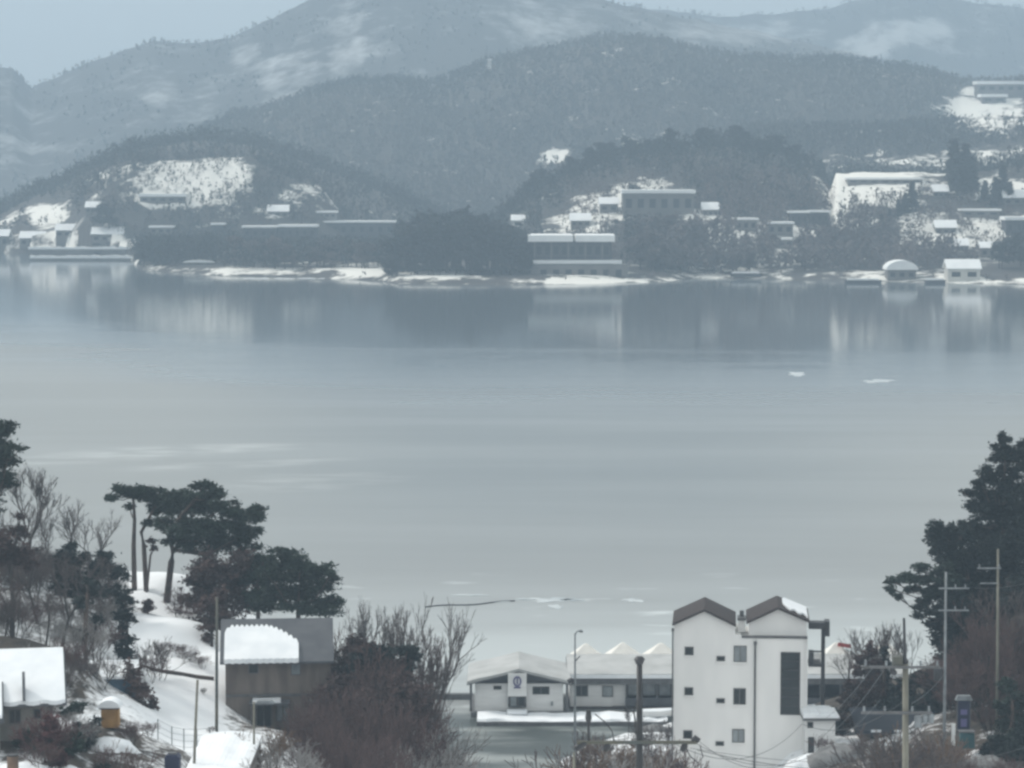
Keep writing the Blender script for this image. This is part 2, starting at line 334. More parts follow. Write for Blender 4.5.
SNOW_HAZE = [  # px, py, rx, ry, Y range, amount: open snowy ground (cleared slopes, fields, shore) and one patch of painted haze
 (192, 182, 74, 28, 1270, 1400, .60), (225, 176, 38, 24, 1270, 1400, .6), (100, 176, 16, 8, 1300, 1460, .45), (110, 200, 26, 10, 1270, 1400, .3), (300, 196, 34, 15, 1250, 1400, .38), (45, 215, 22, 16, 1250, 1460, .6), (5, 218, 18, 14, 1250, 1460, .5),
 (80, 243, 80, 13, 1200, 1420, .62), (180, 205, 60, 6, 1200, 1380, .45), (330, 205, 30, 14, 1200, 1380, .35),
 (270, 271, 60, 5, 1000, 1180, .6), (360, 270, 28, 9, 1000, 1150, .75), (440, 275, 38, 6, 1000, 1120, .5), (590, 272, 60, 11, 1000, 1120, .45), (590, 281, 62, 4, 1000, 1120, .9),
 (655, 192, 46, 14, 1100, 1300, .6), (700, 215, 22, 12, 1080, 1280, .5), (580, 222, 34, 14, 1080, 1300, .42), (560, 235, 30, 12, 1080, 1300, .3),
 (848, 188, 30, 24, 1100, 1290, .9), (880, 188, 66, 24, 1100, 1290, .66), (850, 215, 34, 20, 1100, 1290, .5), (960, 190, 90, 12, 1100, 1290, .45), (1010, 188, 40, 10, 1100, 1290, .6), (955, 232, 80, 30, 1080, 1260, .50), (1100, 230, 90, 30, 1080, 1290, .4),
 (740, 275, 60, 6, 1000, 1130, .3), (900, 276, 90, 8, 1000, 1130, .45),
 (554, 156, 16, 8, 1450, 1990, .75), (632, 148, 16, 9, 1450, 1990, .55), (660, 142, 14, 8, 1450, 1990, .3), (985, 108, 44, 20, 1500, 1990, .62), (1000, 128, 50, 12, 1500, 1800, .3), (880, 160, 90, 10, 1300, 1700, .25), (1000, 155, 60, 12, 1300, 1700, .3),
 (862, 46, 34, 10, 2300, 3650, .62), (915, 30, 50, 14, 2300, 3650, .62), (740, 32, 90, 12, 2300, 3650, .34), (425, 78, 10, 12, 2000, 2700, .42), (345, 50, 22, 44, 2000, 2700, .33), (290, 80, 34, 44, 2000, 2700, .30), (160, 95, 20, 16, 2000, 2700, .36), (245, 56, 20, 16, 2000, 2700, .4), (195, 108, 24, 14, 2000, 2700, .34), (550, 25, 70, 30, 2000, 2700, .30), (20, 135, 60, 40, 1900, 2700, .14),  # last entry: pale mist low on the left mountain, painted into the ground colour
 (-100, 235, 90, 12, 1200, 1450, .7), (760, 245, 120, 34, 1080, 1260, .46), (300, 240, 100, 26, 1080, 1260, .30), (960, 165, 90, 10, 1400, 1620, .35), (600, 215, 40, 24, 1090, 1300, .42)]
def far_snow_haze(px, py, Y):
    s = np.full(px.shape, .10)
    wob = 1 + .35 * fbm(px / 17, py / 9, 77); wx = 6 * fbm(px / 20, py / 10, 78)
    for a, b, rx, ry, y0, y1, am in SNOW_HAZE:
        d = np.sqrt(((px + wx - a) / rx) ** 2 + ((py - b) / ry) ** 2) * wob
        s = np.maximum(s, np.where((Y >= y0) & (Y <= y1), .14 + am * (1 - sstep(.45, 1.25, d)), 0))
    d = Y - shore_Y(px)
    s = np.maximum(s, np.where((d > 0) & (d < 16), .42 + .2 * fbm(px / 14, Y / 40, 9), 0))
    return s
cols = np.arange(-560, 1585, 4.0)
rows = np.concatenate([np.arange(985, 1700, 5.0), np.arange(1705, 2100, 15.), np.arange(2110, 4700, 40.0)])
PX, RY = np.meshgrid(cols, rows)
FZ = far_h(PX, RY)
FX = (PX - 512) / F * (RY * ct - (FZ - H) * st)
qx, qy = pxof(FX, RY, FZ)
FS = far_snow_haze(qx, qy, RY)
ks = int(np.searchsorted(rows, 2045))
grid('hills', FX[:ks + 1], RY[:ks + 1], FZ[:ks + 1], FS[:ks + 1], M['far_ground'])
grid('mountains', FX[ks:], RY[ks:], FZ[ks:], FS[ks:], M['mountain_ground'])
def fp(px, Y):
    z = float(far_h(np.array([float(px)]), np.array([float(Y)]))[0])
    return Vector(((px - 512) / F * (Y * ct - (z - H) * st), Y, z))

# ------------------------------------------------------------------ lake: open water, thin ice, snow-dusted ice
m, t, b = node_mat('lake_water_and_ice'); N = t.nodes; L = t.links
b.inputs['IOR'].default_value = 1.33
g = N.new("ShaderNodeNewGeometry"); sp = N.new("ShaderNodeSeparateXYZ"); L.new(g.outputs['Position'], sp.inputs[0])
mpA = N.new("ShaderNodeMapping"); mpA.inputs['Scale'].default_value = (.004, .006, 1); L.new(g.outputs['Position'], mpA.inputs[0])
nA = N.new("ShaderNodeTexNoise"); nA.inputs['Scale'].default_value = 1; nA.inputs['Detail'].default_value = 4; L.new(mpA.outputs[0], nA.inputs['Vector'])
def math_(op, a, bb, clamp=False):
    n = N.new("ShaderNodeMath"); n.operation = op; n.use_clamp = clamp
    for i, v in ((0, a), (1, bb)):
        if isinstance(v, (int, float)): n.inputs[i].default_value = v
        else: L.new(v, n.inputs[i])
    return n.outputs[0]
def mrange(v, a, bb, c=0, d=1):
    n = N.new("ShaderNodeMapRange"); n.interpolation_type = 'SMOOTHSTEP'
    n.inputs['From Min'].default_value = a; n.inputs['From Max'].default_value = bb; n.inputs['To Min'].default_value = c; n.inputs['To Max'].default_value = d
    L.new(v, n.inputs['Value']); return n.outputs[0]
def mixcol(f, c1, c2):
    n = N.new("ShaderNodeMix"); n.data_type = 'RGBA'; L.new(f, n.inputs[0])
    for i, c in ((6, c1), (7, c2)):
        if isinstance(c, tuple): n.inputs[i].default_value = (*c, 1)
        else: L.new(c, n.inputs[i])
    return n.outputs[2]
mpC = N.new("ShaderNodeMapping"); mpC.inputs['Scale'].default_value = (.10, .22, 1); L.new(g.outputs['Position'], mpC.inputs[0])
nC = N.new("ShaderNodeTexNoise"); nC.inputs['Scale'].default_value = 1; nC.inputs['Detail'].default_value = 5; L.new(mpC.outputs[0], nC.inputs['Vector'])
mpB = N.new("ShaderNodeMapping"); mpB.inputs['Scale'].default_value = (.006, .034, 1); L.new(g.outputs['Position'], mpB.inputs[0])
nB = N.new("ShaderNodeTexNoise"); nB.inputs['Scale'].default_value = 1; nB.inputs['Detail'].default_value = 6; nB.inputs['Roughness'].default_value = .6; L.new(mpB.outputs[0], nB.inputs['Vector'])
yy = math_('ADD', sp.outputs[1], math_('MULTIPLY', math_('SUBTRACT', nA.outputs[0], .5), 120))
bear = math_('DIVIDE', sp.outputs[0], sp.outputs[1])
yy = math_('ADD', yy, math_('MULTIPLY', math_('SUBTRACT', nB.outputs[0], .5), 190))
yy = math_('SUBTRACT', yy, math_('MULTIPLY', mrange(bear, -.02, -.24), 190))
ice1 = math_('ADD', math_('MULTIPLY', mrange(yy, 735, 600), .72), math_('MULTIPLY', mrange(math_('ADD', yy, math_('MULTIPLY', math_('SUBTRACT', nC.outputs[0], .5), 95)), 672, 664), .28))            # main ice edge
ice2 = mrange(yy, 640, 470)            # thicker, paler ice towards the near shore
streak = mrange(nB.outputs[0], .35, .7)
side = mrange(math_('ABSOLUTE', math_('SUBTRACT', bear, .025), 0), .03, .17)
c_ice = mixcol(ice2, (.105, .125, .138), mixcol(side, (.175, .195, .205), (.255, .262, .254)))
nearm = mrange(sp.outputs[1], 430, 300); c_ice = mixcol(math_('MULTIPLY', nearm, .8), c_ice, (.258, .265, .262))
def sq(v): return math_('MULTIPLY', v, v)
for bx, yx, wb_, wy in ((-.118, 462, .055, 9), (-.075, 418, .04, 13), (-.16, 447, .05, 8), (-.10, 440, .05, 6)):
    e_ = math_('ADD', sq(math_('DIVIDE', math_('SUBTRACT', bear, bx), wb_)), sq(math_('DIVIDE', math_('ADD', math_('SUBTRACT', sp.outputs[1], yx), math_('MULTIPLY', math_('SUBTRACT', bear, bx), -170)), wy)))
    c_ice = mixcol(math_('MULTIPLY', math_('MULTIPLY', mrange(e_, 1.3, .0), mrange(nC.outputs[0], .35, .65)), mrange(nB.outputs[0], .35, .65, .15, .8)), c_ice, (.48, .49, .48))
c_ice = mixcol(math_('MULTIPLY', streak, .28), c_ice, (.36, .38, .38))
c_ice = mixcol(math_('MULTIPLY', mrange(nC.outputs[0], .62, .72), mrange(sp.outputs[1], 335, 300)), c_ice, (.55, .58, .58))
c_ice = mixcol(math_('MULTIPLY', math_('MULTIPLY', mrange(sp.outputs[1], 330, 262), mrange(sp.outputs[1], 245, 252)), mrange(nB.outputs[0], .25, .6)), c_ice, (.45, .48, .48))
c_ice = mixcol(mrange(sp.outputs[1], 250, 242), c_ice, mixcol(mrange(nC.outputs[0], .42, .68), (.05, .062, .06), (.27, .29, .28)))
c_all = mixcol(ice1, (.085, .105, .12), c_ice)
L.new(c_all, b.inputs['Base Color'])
rg = math_('ADD', math_('MULTIPLY', ice1, .09), math_('MULTIPLY', ice2, .22)); rg = math_('ADD', rg, .085)
L.new(rg, b.inputs['Roughness'])
b.inputs['Specular IOR Level'].default_value = .5
nw = N.new("ShaderNodeTexNoise"); nw.inputs['Scale'].default_value = .6; nw.inputs['Detail'].default_value = 3; L.new(g.outputs['Position'], nw.inputs['Vector'])
bp = N.new("ShaderNodeBump"); bp.inputs['Strength'].default_value = .10; bp.inputs['Distance'].default_value = .03
L.new(nw.outputs[0], bp.inputs['Height']); L.new(bp.outputs[0], b.inputs['Normal'])
M['lake'] = m
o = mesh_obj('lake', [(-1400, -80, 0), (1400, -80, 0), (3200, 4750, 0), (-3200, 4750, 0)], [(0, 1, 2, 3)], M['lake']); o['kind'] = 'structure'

# ------------------------------------------------------------------ the winter air
gb = G().box(-3400, 3400, -140, 4900, -6, 330)
hz, t, b = node_mat('winter_haze'); t.nodes.remove(b)
pv = t.nodes.new("ShaderNodeVolumePrincipled"); pv.inputs['Density'].default_value = HAZE; pv.inputs['Color'].default_value = (.57, .735, .89, 1); pv.inputs['Anisotropy'].default_value = .1
t.links.new(pv.outputs[0], t.nodes['Material Output'].inputs['Volume'])
ho = gb.build('haze', hz); ho['kind'] = 'stuff'; ho['label'] = 'pale winter haze lying over the lake and the hills'

class Loc:
    """real-size local frame of a building whose front stands at distance Y; px0,py0 is its base corner"""
    def __init__(s, px0, py0, Y): s.o = P(px0, py0, Y); s.px0 = px0; s.py0 = py0; s.Y = Y
    def X(s, px, d=0): return P(px, s.py0, s.Y + d).x - s.o.x
    def Z(s, py, d=0): return P(s.px0, py, s.Y + d).z - s.o.z

def window(parent, x0, x1, z0, z1, y=0, fr=.06, glass='glass', frame='trim', mull=0, trans=0, name='window', label=None):
    g = G()
    g.box(x0, x0 + fr, y - .05, y + .06, z0, z1).box(x1 - fr, x1, y - .05, y + .06, z0, z1)
    g.box(x0 + fr, x1 - fr, y - .05, y + .06, z0, z0 + fr).box(x0 + fr, x1 - fr, y - .05, y + .06, z1 - fr, z1)
    for i in range(mull):
        xm = x0 + (x1 - x0) * (i + 1) / (mull + 1); g.box(xm - fr / 2, xm + fr / 2, y - .045, y + .05, z0 + fr, z1 - fr)
    for i in range(trans):
        zm = z0 + (z1 - z0) * (i + 1) / (trans + 1); g.box(x0 + fr, x1 - fr, y - .04, y + .05, zm - fr / 2, zm + fr / 2)
    o = g.build(name, M[frame], parent)
    if label: o['label'] = label
    G().box(x0 + fr * .9, x1 - fr * .9, y - .02, y - .008, z0 + fr * .9, z1 - fr * .9).build('pane', M[glass], o)
    return o

# ================================================================== FAR SHORE BUILDINGS
EXC = []
def hides(x, Y, z, h):
    bx, by = pxof(x, Y, z); tx, ty = pxof(x, Y, z + h * .95)
    r = np.zeros(np.shape(x), bool)
    for a, b_, t_, bo, Yb_ in EXC: r |= (bx > a - 3) & (bx < b_ + 3) & (Y < Yb_ + 14) & (ty < bo - 2.5) & (by > t_ + 1)
    return r
def far_building(name, label, cat, px0, px1, pyt, pyb, Y, depth=9, roof='flat', rt=.5, over=.6, wall='far_wall', nwin=0, group=None, storeys=1, rz=0, winm='glass', drop=4, roofm='roof_snow'):
    pm_ = (px0 + px1) / 2; cand = np.arange(Y - 170, Y + 171, 4.0)
    e_ = np.abs(pxof(cand * 0, cand, far_h(cand * 0 + pm_, cand))[1] - pyb) + np.abs(cand - Y) * .004
    e_ += (cand < float(shore_Y(np.array([pm_]))[0]) - 2) * 50
    Y = float(cand[int(np.argmin(e_))]); EXC.append((px0, px1, pyt, pyb, Y))
    L_ = Loc(px0, pyb, Y); W = L_.X(px1); Hh = L_.Z(pyt)
    t = thing(name, label, cat, L_.o, group, rz)
    wt = Hh - rt
    g = G().box(0, W, 0, depth, -drop, wt).build('wall', M[wall], t)
    if roof == 'flat':
        G().box(-over, W + over, -over, depth + over, wt + .002, Hh).build('roof', M[roofm], t)
    elif roof == 'gable':
        hr = min(depth * .28, 2.6)
        G().prismx([(-over, wt), (depth / 2, wt + hr), (depth + over, wt), (depth + over, wt + .3), (depth / 2, wt + hr + rt + .2), (-over, wt + .3)], -over, W + over).build('roof', M[roofm], t)
        G().prismx([(0.002, wt + .002), (depth - .002, wt + .002), (depth / 2, wt + hr - .05)], .02, W - .02).build('gable_wall', M[wall], t)
    elif roof == 'arch':
        pts = [(W / 2 + (W / 2 + over) * math.cos(a), wt + rt * 5 * math.sin(a)) for a in np.linspace(0, math.pi, 12)]
        G().prism(pts, -over, depth + over).build('roof', M[roofm], t)
    for s in range(storeys):
        zs = wt * (s + .35) / storeys
        for i in range(nwin):
            w0 = W * (i + .22) / nwin; w1 = W * (i + .78) / nwin
            window(t, w0, w1, zs, zs + wt / storeys * .42, fr=.12, glass=winm)
    return t
fb = far_building
fb('long_hall', 'low hall with two stepped snowy roofs above the dark shore thicket', 'hall', 243, 276, 226, 240, 1170, 12, 'flat', .8, wall='far_dark_wall', nwin=4)
fb('restaurant', 'long low building whose snowy roof overlaps the stepped hall roofs', 'building', 279, 316, 225, 240, 1160, 14, 'flat', 1.0, wall='far_dark_wall', nwin=5)
fb('long_shed', 'long dark shed with a thin flat snowy roof beside the wooded point', 'shed', 321, 394, 221, 238, 1165, 12, 'flat', .8, wall='far_dark_wall', nwin=8)
for a in [('village_house', 'small snowy-roofed house left of four evergreens on the far right slope', 'house', 934, 948, 190, 198, 1200, 8, 'gable'),
 ('village_house', 'low house with snowy roof in the middle of the speckled right slope', 'house', 936, 956, 226, 235, 1150, 8, 'gable'),
 ('village_house', 'tiny hut with snowy roof above the cream boathouse', 'hut', 956, 968, 244, 252, 1120, 7, 'gable'),
 ('village_house', 'snowy-roofed house at the right border above the block house', 'house', 1004, 1030, 196, 206, 1200, 9, 'gable'),
 ('village_house', 'long pale hall on the right slope above the small house row', 'house', 962, 1000, 209, 217, 1175, 8, 'flat'),
 ('village_house', 'small snowy-roofed house between hillside house and cottages', 'house', 703, 718, 208, 217, 1180, 8, 'gable'),
 ('village_house', 'small snow-topped house just above the twin roofs', 'house', 571, 590, 219, 227, 1160, 8, 'gable'),
 ('village_house', 'hut with snowy roof at the left foot of the speckled cleared slope', 'hut', 86, 99, 206, 214, 1290, 7, 'gable'),
 ('village_house', 'snowy-roofed house under the small pale slope right of the speckled one', 'house', 268, 288, 210, 218, 1240, 8, 'gable'),
 ('village_house', 'long snowy-roofed building low on the slope right of the speckled one', 'building', 318, 336, 211, 219, 1230, 8, 'flat'),
 ('village_house', 'house with snowy roof between the left shore houses', 'house', 56, 78, 229, 238, 1320, 8, 'gable'),
 ('village_house', 'low snow-roofed house at the right end of the left terraces', 'house', 150, 172, 226, 235, 1250, 8, 'flat')]:
    fb(*a, .8, wall='far_wall', nwin=3)
# twin-roofed building on its waterside terrace
EXC.append((532, 612, 236, 270, 1066))
L_ = Loc(540, 283, 1062); K = 1 / pm(1062)
t = thing('waterside_restaurant', 'two-storey waterside building with twin flat snowy roofs and a wide terrace', 'building', L_.o)
X = L_.X; Z = L_.Z
G().box(X(534), X(612), 5, 22, Z(283) - 3, Z(242)).build('wall', M['far_dark_wall'], t)
for a, bb in ((528, 573), (576, 615)):
    G().box(X(a), X(bb), 2.5, 24, Z(242) + .003, Z(235.5)).build('roof', M['roof_snow'], t)
G().box(X(533), X(622), 1.2, 4.8, Z(264), Z(260.5)).build('balcony_slab', M['roof_snow'], t)
G().box(X(531), X(628), -1.2, 4.6, Z(283) - 3, Z(265)).build('lower_wall', M['far_wall'], t)
for i in range(9):
    window(t, X(536 + i * 8.4), X(542.5 + i * 8.4), Z(256), Z(246), y=4.95, fr=.18)
for i in range(6):
    xx = X(534 + i * 17); G().box(xx, xx + .35, 2.6, 2.95, Z(260), Z(242)).build('post', M['far_wall'], t)
for i in range(7):
    window(t, X(540 + i * 12.5), X(547 + i * 12.5), Z(277), Z(269), y=-1.25, fr=.18, frame='far_wall')
L_ = Loc(534, 286, 1052)
g = G().box(L_.X(534), L_.X(656), 0, 4, -2, .9)
o = g.build('quay', M['roof_snow']); o.location = L_.o; tag(o, 'snow-covered stone quay below the twin-roofed waterside building', 'quay')
fb('hillside_house', 'large snowy-roofed house on the slope above the twin-roofed building', 'house', 623, 694, 190, 216, 1215, 16, 'flat', 1.4, wall='far_wall', nwin=6, drop=7)
fb('annex', 'small pale outbuilding on the slope beside the large hillside house', 'outbuilding', 600, 618, 203, 213, 1200, 8, 'gable', .5, wall='far_wall', nwin=2, drop=7)
fb('cottage', 'small cottage with a thin snowy roof among brown woods, left of its row', 'house', 735, 757, 218, 232, 1150, 8, 'flat', .8, nwin=3)
fb('cottage', 'small cottage in brown woods with snowy roof, lower of its row', 'house', 767, 793, 222, 236, 1140, 9, 'flat', .8, nwin=3)
fb('cottage', 'narrow low hut half hidden among brown trees under the row of cottages', 'hut', 777, 793, 238, 248, 1120, 6, 'flat', .8, nwin=2)
fb('cottage', 'small dark house with snowy roof at the foot of the bright snowfield', 'house', 790, 808, 211, 226, 1180, 8, 'flat', .8, wall='far_dark_wall', nwin=3)
fb('cottage', 'dark house with snowy roof nearest the bright snowfield', 'house', 810, 829, 210.5, 226, 1180, 8, 'flat', .8, wall='far_dark_wall', nwin=3)
fb('greenhouse', 'long low building with snowy roof high on the bright snowfield', 'building', 848, 922, 177.5, 184, 1225, 10, 'flat', .9, wall='far_wall', nwin=7, drop=8)
fb('shore_pavilion', 'waterside pavilion with a white arched roof', 'pavilion', 888, 916, 268, 281, 1058, 10, 'arch', .7, .8, wall='far_wall', nwin=3)
fb('boathouse', 'cream boathouse on the far waterline right of the arched pavilion', 'boathouse', 948, 980, 267, 281, 1056, 10, 'gable', .8, wall='far_pale_wall', nwin=2)
fb('block_house', 'dark flat-topped house with thick snow on its roof at the far right slope', 'house', 1006, 1032, 217, 236, 1150, 12, 'flat', 1.3, wall='far_dark_wall', nwin=3)
fb('small_house', 'little house with white roof below the dark flat-topped house', 'house', 981, 996, 247, 258, 1110, 7, 'gable', .5, wall='far_wall', nwin=2)
fb('hill_farm', 'long white-roofed farm building high on the upper slope near the top', 'farm building', 978, 1034, 81, 93, 1720, 16, 'flat', 2.2, 1, wall='far_wall', nwin=6, drop=14)
fb('hill_barn', 'lower white-roofed barn just under the long hilltop farm building', 'barn', 982, 1006, 94, 103, 1705, 12, 'flat', 2, 1, wall='far_wall', nwin=2, drop=14)
fb('white_tower', 'tiny white tower standing alone on the middle ridge crest', 'tower', 487.5, 491.5, 59, 70, 1955, 3, 'flat', .6, .3, wall='far_pale_wall', drop=8)
fb('farmhouse', 'white-roofed farmhouse at the foot of the speckled cleared slope', 'house', 140, 185, 194, 203, 1290, 9, 'flat', 1.3, wall='far_wall', nwin=5, drop=6)
fb('shore_house', 'small house with white roof on the terraced snow of the far left shore', 'house', 20, 44, 237, 247, 1330, 9, 'gable', .7, nwin=3)
fb('shore_house', 'low white-roofed house at the very left edge of the far shore', 'house', -6, 8, 235, 248, 1330, 9, 'gable', .7, nwin=2)
fb('shore_house', 'long low house with white roof beside the dark thicket at the left shore', 'house', 92, 126, 233, 243, 1300, 9, 'gable', .7, nwin=4)
fb('cabin', 'tiny cabin with a white roof left of the stepped hall roofs', 'cabin', 212, 224, 223, 231, 1200, 6, 'flat', .9, wall='far_dark_wall', nwin=2)
fb('cabin', 'small white-topped cabin right of the wooded point behind the twin roofs', 'cabin', 512, 524, 219, 228, 1190, 6, 'gable', .8, wall='far_pale_wall', nwin=1)
# terraced walls with snow on the left far shore
for i, (a, bb, py, Y, lab) in enumerate(((28, 137, 247, 1300, 'upper snow-topped retaining wall of the left far shore'), (30, 138, 256, 1262, 'long lower snow-topped embankment wall of the left far shore'), (225, 395, 279.5, 1082, 'pale snowy bank wall along the far waterline under the long shed'))):
    L_ = Loc(a, py + 3, Y)
    q = thing('bank_wall', lab, 'wall', L_.o, 'snowy bank walls of the far shore')
    G().box(0, L_.X(bb), 0, 3.0, -3, .25).build('wall_body', M['far_wall'], q)
    n = 26; W = L_.X(bb); g = G()
    top = [(W * k / n, 1.15 + .6 * rnd.random()) for k in range(n + 1)]
    g.prism([(0, .255)] + [(W, .255)] + top[::-1], -.3, 3.3).build('snow_cap', M['roof_snow'], q)
# moored canopy boats at the far shore
def far_boat(px0, px1, py, Y, lab, canopy=True):
    L_ = Loc(px0, py, Y); W = L_.X(px1)
    q = thing('boat', lab, 'boat', L_.o)
    G().prism([(0.4, -.3), (W - .4, -.3), (W, 1.0), (0, 1.0)], 0, 3).build('hull', M['far_dark_wall'], q)
    if canopy:
        G().box(W * .1, W * .9, .3, 2.7, 1.003, 2.4).build('cabin', M['far_wall'], q)
        G().prism([(W * .02, 2.403), (W * .98, 2.403), (W * .9, 3.1), (W * .5, 3.5), (W * .1, 3.1)], -.1, 3.1).build('canopy', M['roof_snow'], q)
    else: G().box(W * .08, W * .92, .2, 2.8, 1.003, 1.6).build('snow_cover', M['roof_snow'], q)
far_boat(182, 215, 268.5, 1150, 'canopied boat with snow on its roof moored below the left thicket')
far_boat(730, 762, 276, 1082, 'low snow-covered boat moored under the brown woods', False)
far_boat(845, 882, 283, 1046, 'long low snow-covered barge left of the arched pavilion', False)
far_boat(925, 946, 283, 1044, 'small snow-covered boat between pavilion and boathouse', False)

# ================================================================== WHITE FOUR-STOREY HOUSE
Yb = 200.0
L_ = Loc(673, 790, Yb); X = L_.X; Z = L_.Z
t = thing('apartment_house', 'tall white rendered house with twin brown gables and a full-height stair window', 'house', L_.o, None, -R(4.4)); t.scale = (.992, 1, 1)
D = 5.0
# front outline of the left block, gable included
G().prism([(0, -3), (X(740), -3), (X(740), Z(634)), (X(734.5), Z(634)), (X(734.5), Z(625)), (X(703.5), Z(611)), (0, Z(624.5))], 0, D).build('wall', M['white_wall'], t)
G().prism([(X(740) + .003, -3), (X(803), -3), (X(803), Z(636)), (X(740) + .003, Z(636))], .0, D - .3).build('stair_wall', M['white_wall'], t)
G().prism([(X(748), Z(636) + .003), (X(806), Z(636) + .003), (X(806), Z(621)), (X(777), Z(608.5)), (X(748), Z(622.5))], .45, D).build('gable_wall', M['white_wall'], t)
G().box(X(803) + .003, X(807), .25, D - .5, -3, Z(637)).build('side_pier', M['white_wall'], t)
G().box(X(741), X(806.5), -.08, .4, Z(637), Z(635.2)).build('ledge', M['trim'], t)
def roof(xl, xa, xr, yl, ya, yr, y0, y1, nm='roof'):
    th = .16
    g = G()
    g.prism([(X(xl), Z(yl)), (X(xa), Z(ya)), (X(xr), Z(yr)), (X(xr), Z(yr) + th * 1.1), (X(xa), Z(ya) + th * 1.1), (X(xl), Z(yl) + th * 1.1)], y0, y1)
    r = g.build(nm, M['brown_shingle'], t)
    return r
roof(671.5, 703.5, 735.2, 625.2, 610.5, 625.4, -.35, D + .3)
r2 = roof(745.5, 777, 808.5, 623.2, 608.2, 621.2, -.05, D + .3)
# snow left on the right-hand slope
x0, x1 = X(782), X(807); zf = lambda x: Z(608.2) + (Z(621.2) - Z(608.2)) * (x - X(777)) / (X(808.5) - X(777)) + .19
g = G(); b0 = 10
VV = []; FF = []
for i in range(b0 + 1):
    x = x0 + (x1 - x0) * i / b0
    ya, yb_ = 1.0 + .5 * math.sin(i * 1.7) + (1.2 if i == 0 else 0), 5.0 - (.8 if i == 0 else 0)
    for (yy_, dz) in ((ya, 0), (ya, .12), (yb_, .12), (yb_, 0)): VV.append((x, yy_, zf(x) + dz))
for i in range(b0):
    for k in range(4): FF.append((4 * i + k, 4 * i + (k + 1) % 4, 4 * (i + 1) + (k + 1) % 4, 4 * (i + 1) + k))
FF += [(3, 2, 1, 0), (4 * b0, 4 * b0 + 1, 4 * b0 + 2, 4 * b0 + 3)]
mesh_obj('snow_patch', VV, FF, M['snow'], r2)
# valley between the gables: flue and vent
G().box(X(737.5), X(744.5), 1.2, 2.2, Z(634) + .003, Z(622)).build('flue', M['white_wall'], t)
G().box(X(736.5), X(745.2), 1.0, 2.4, Z(622) + .003, Z(619.5)).build('flue_cap', M['trim'], t)
G().tube([(X(741), 1.7, Z(619.4)), (X(741), 1.7, Z(613.5))], .16).build('vent_pipe', M['trim'], t)
for (a, bb, c, d, gl, ml) in [(684, 693, 655, 646.5, 'glass', 0), (684, 692.8, 695, 687, 'glass', 0), (683, 692.2, 738.5, 730, 'glass', 0),
                   (716, 724.5, 660.5, 655.3, 'glass', 0), (716, 724.5, 702.5, 697.5, 'glass', 0), (715.5, 724, 745, 740.5, 'glass', 0),
                   (733, 746, 661, 644.8, 'glass_pale', 1), (733, 745.5, 703.5, 687.2, 'glass', 1), (732, 744.5, 741.5, 728, 'glass_pale', 1)]:
    window(t, X(a), X(bb), Z(c), Z(d), fr=.07, glass=gl, mull=ml)
    G().box(X(a) - .06, X(bb) + .06, -.12, -.003, Z(c) - .1, Z(c) - .004).build('sill', M['white_wall'], t)
window(t, X(780), X(799.5), Z(713), Z(650.5), fr=.09, glass='glass', mull=0, trans=6, frame='dark', name='stair_window', label='tall dark glazed stair window')
G().tube([(X(754.5), -.14, -2.5), (X(754.5), -.14, Z(641))], .07).build('downpipe', M['trim'], t)
G().box(X(753), X(756.2), -.3, -.01, Z(643), Z(640)).build('rainwater_head', M['trim'], t)
G().tube([(-.07, -.1, -2.5), (-.07, -.1, Z(628))], .055).build('downpipe', M['trim'], t)
G().box(-.16, .02, -.2, 0.02 - .03, Z(631), Z(628)).build('rainwater_head', M['trim'], t)
# steel flue and balcony frame at the right side
G().box(X(808.5), X(829), 2.0, 3.0, Z(632), Z(625.5)).build('steel_beam', M['dark'], t)
G().box(X(824.5), X(829.5), 1.9, 3.1, Z(639), Z(624)).build('beam_head', M['dark'], t)
G().box(X(821.3), X(825.2), 2.2, 2.55, Z(716), Z(632) - .003).build('steel_column', M['dark'], t)
bal = G().box(X(808.5), X(821), 1.6, 3.8, Z(669), Z(666.5)).build('balcony', M['dark'], t)
for i in range(9):
    xx = X(809 + i * 1.35); G().box(xx, xx + .04, 1.62, 1.68, Z(666.4), Z(654)).build('rail_bar', M['dark'], bal)
G().box(X(808.5), X(821), 1.6, 1.7, Z(654) + .003, Z(652.7)).build('handrail', M['dark'], bal)
G().box(X(809), X(814), 2.1, 3.4, Z(666.4), Z(656)).build('condenser', M['galv'], bal)
# annex
L_ = Loc(804, 752, 197.5); X = L_.X; Z = L_.Z
t = thing('outbuilding', 'small grey lean-to shed with snowy roof at the foot of the white house', 'shed', L_.o)
G().box(.05, X(835), 0, 3, -2.5, Z(720)).build('wall', M['siding'], t)
n = 14; g = G(); W = X(839)
G().box(-.1, W, -.4, 3.2, Z(720) + .003, Z(717.3)).build('roof', M['trim'], t)
top = [(-.1 + (W + .1) * k / n, Z(713.5) + .12 * rnd.random() - .25 * (k / n) ** 2) for k in range(n + 1)]
G().prism([(-.1, Z(717.3) + .003), (W, Z(717.3) + .003)] + top[::-1], -.38, 3.15).build('snow_cap', M['snow'], t)
window(t, X(807), X(813), Z(728), Z(722), fr=.05)
G().box(X(808), X(814), -.06, .001 - .004, -.4, Z(737)).build('door', M['dark'], t)

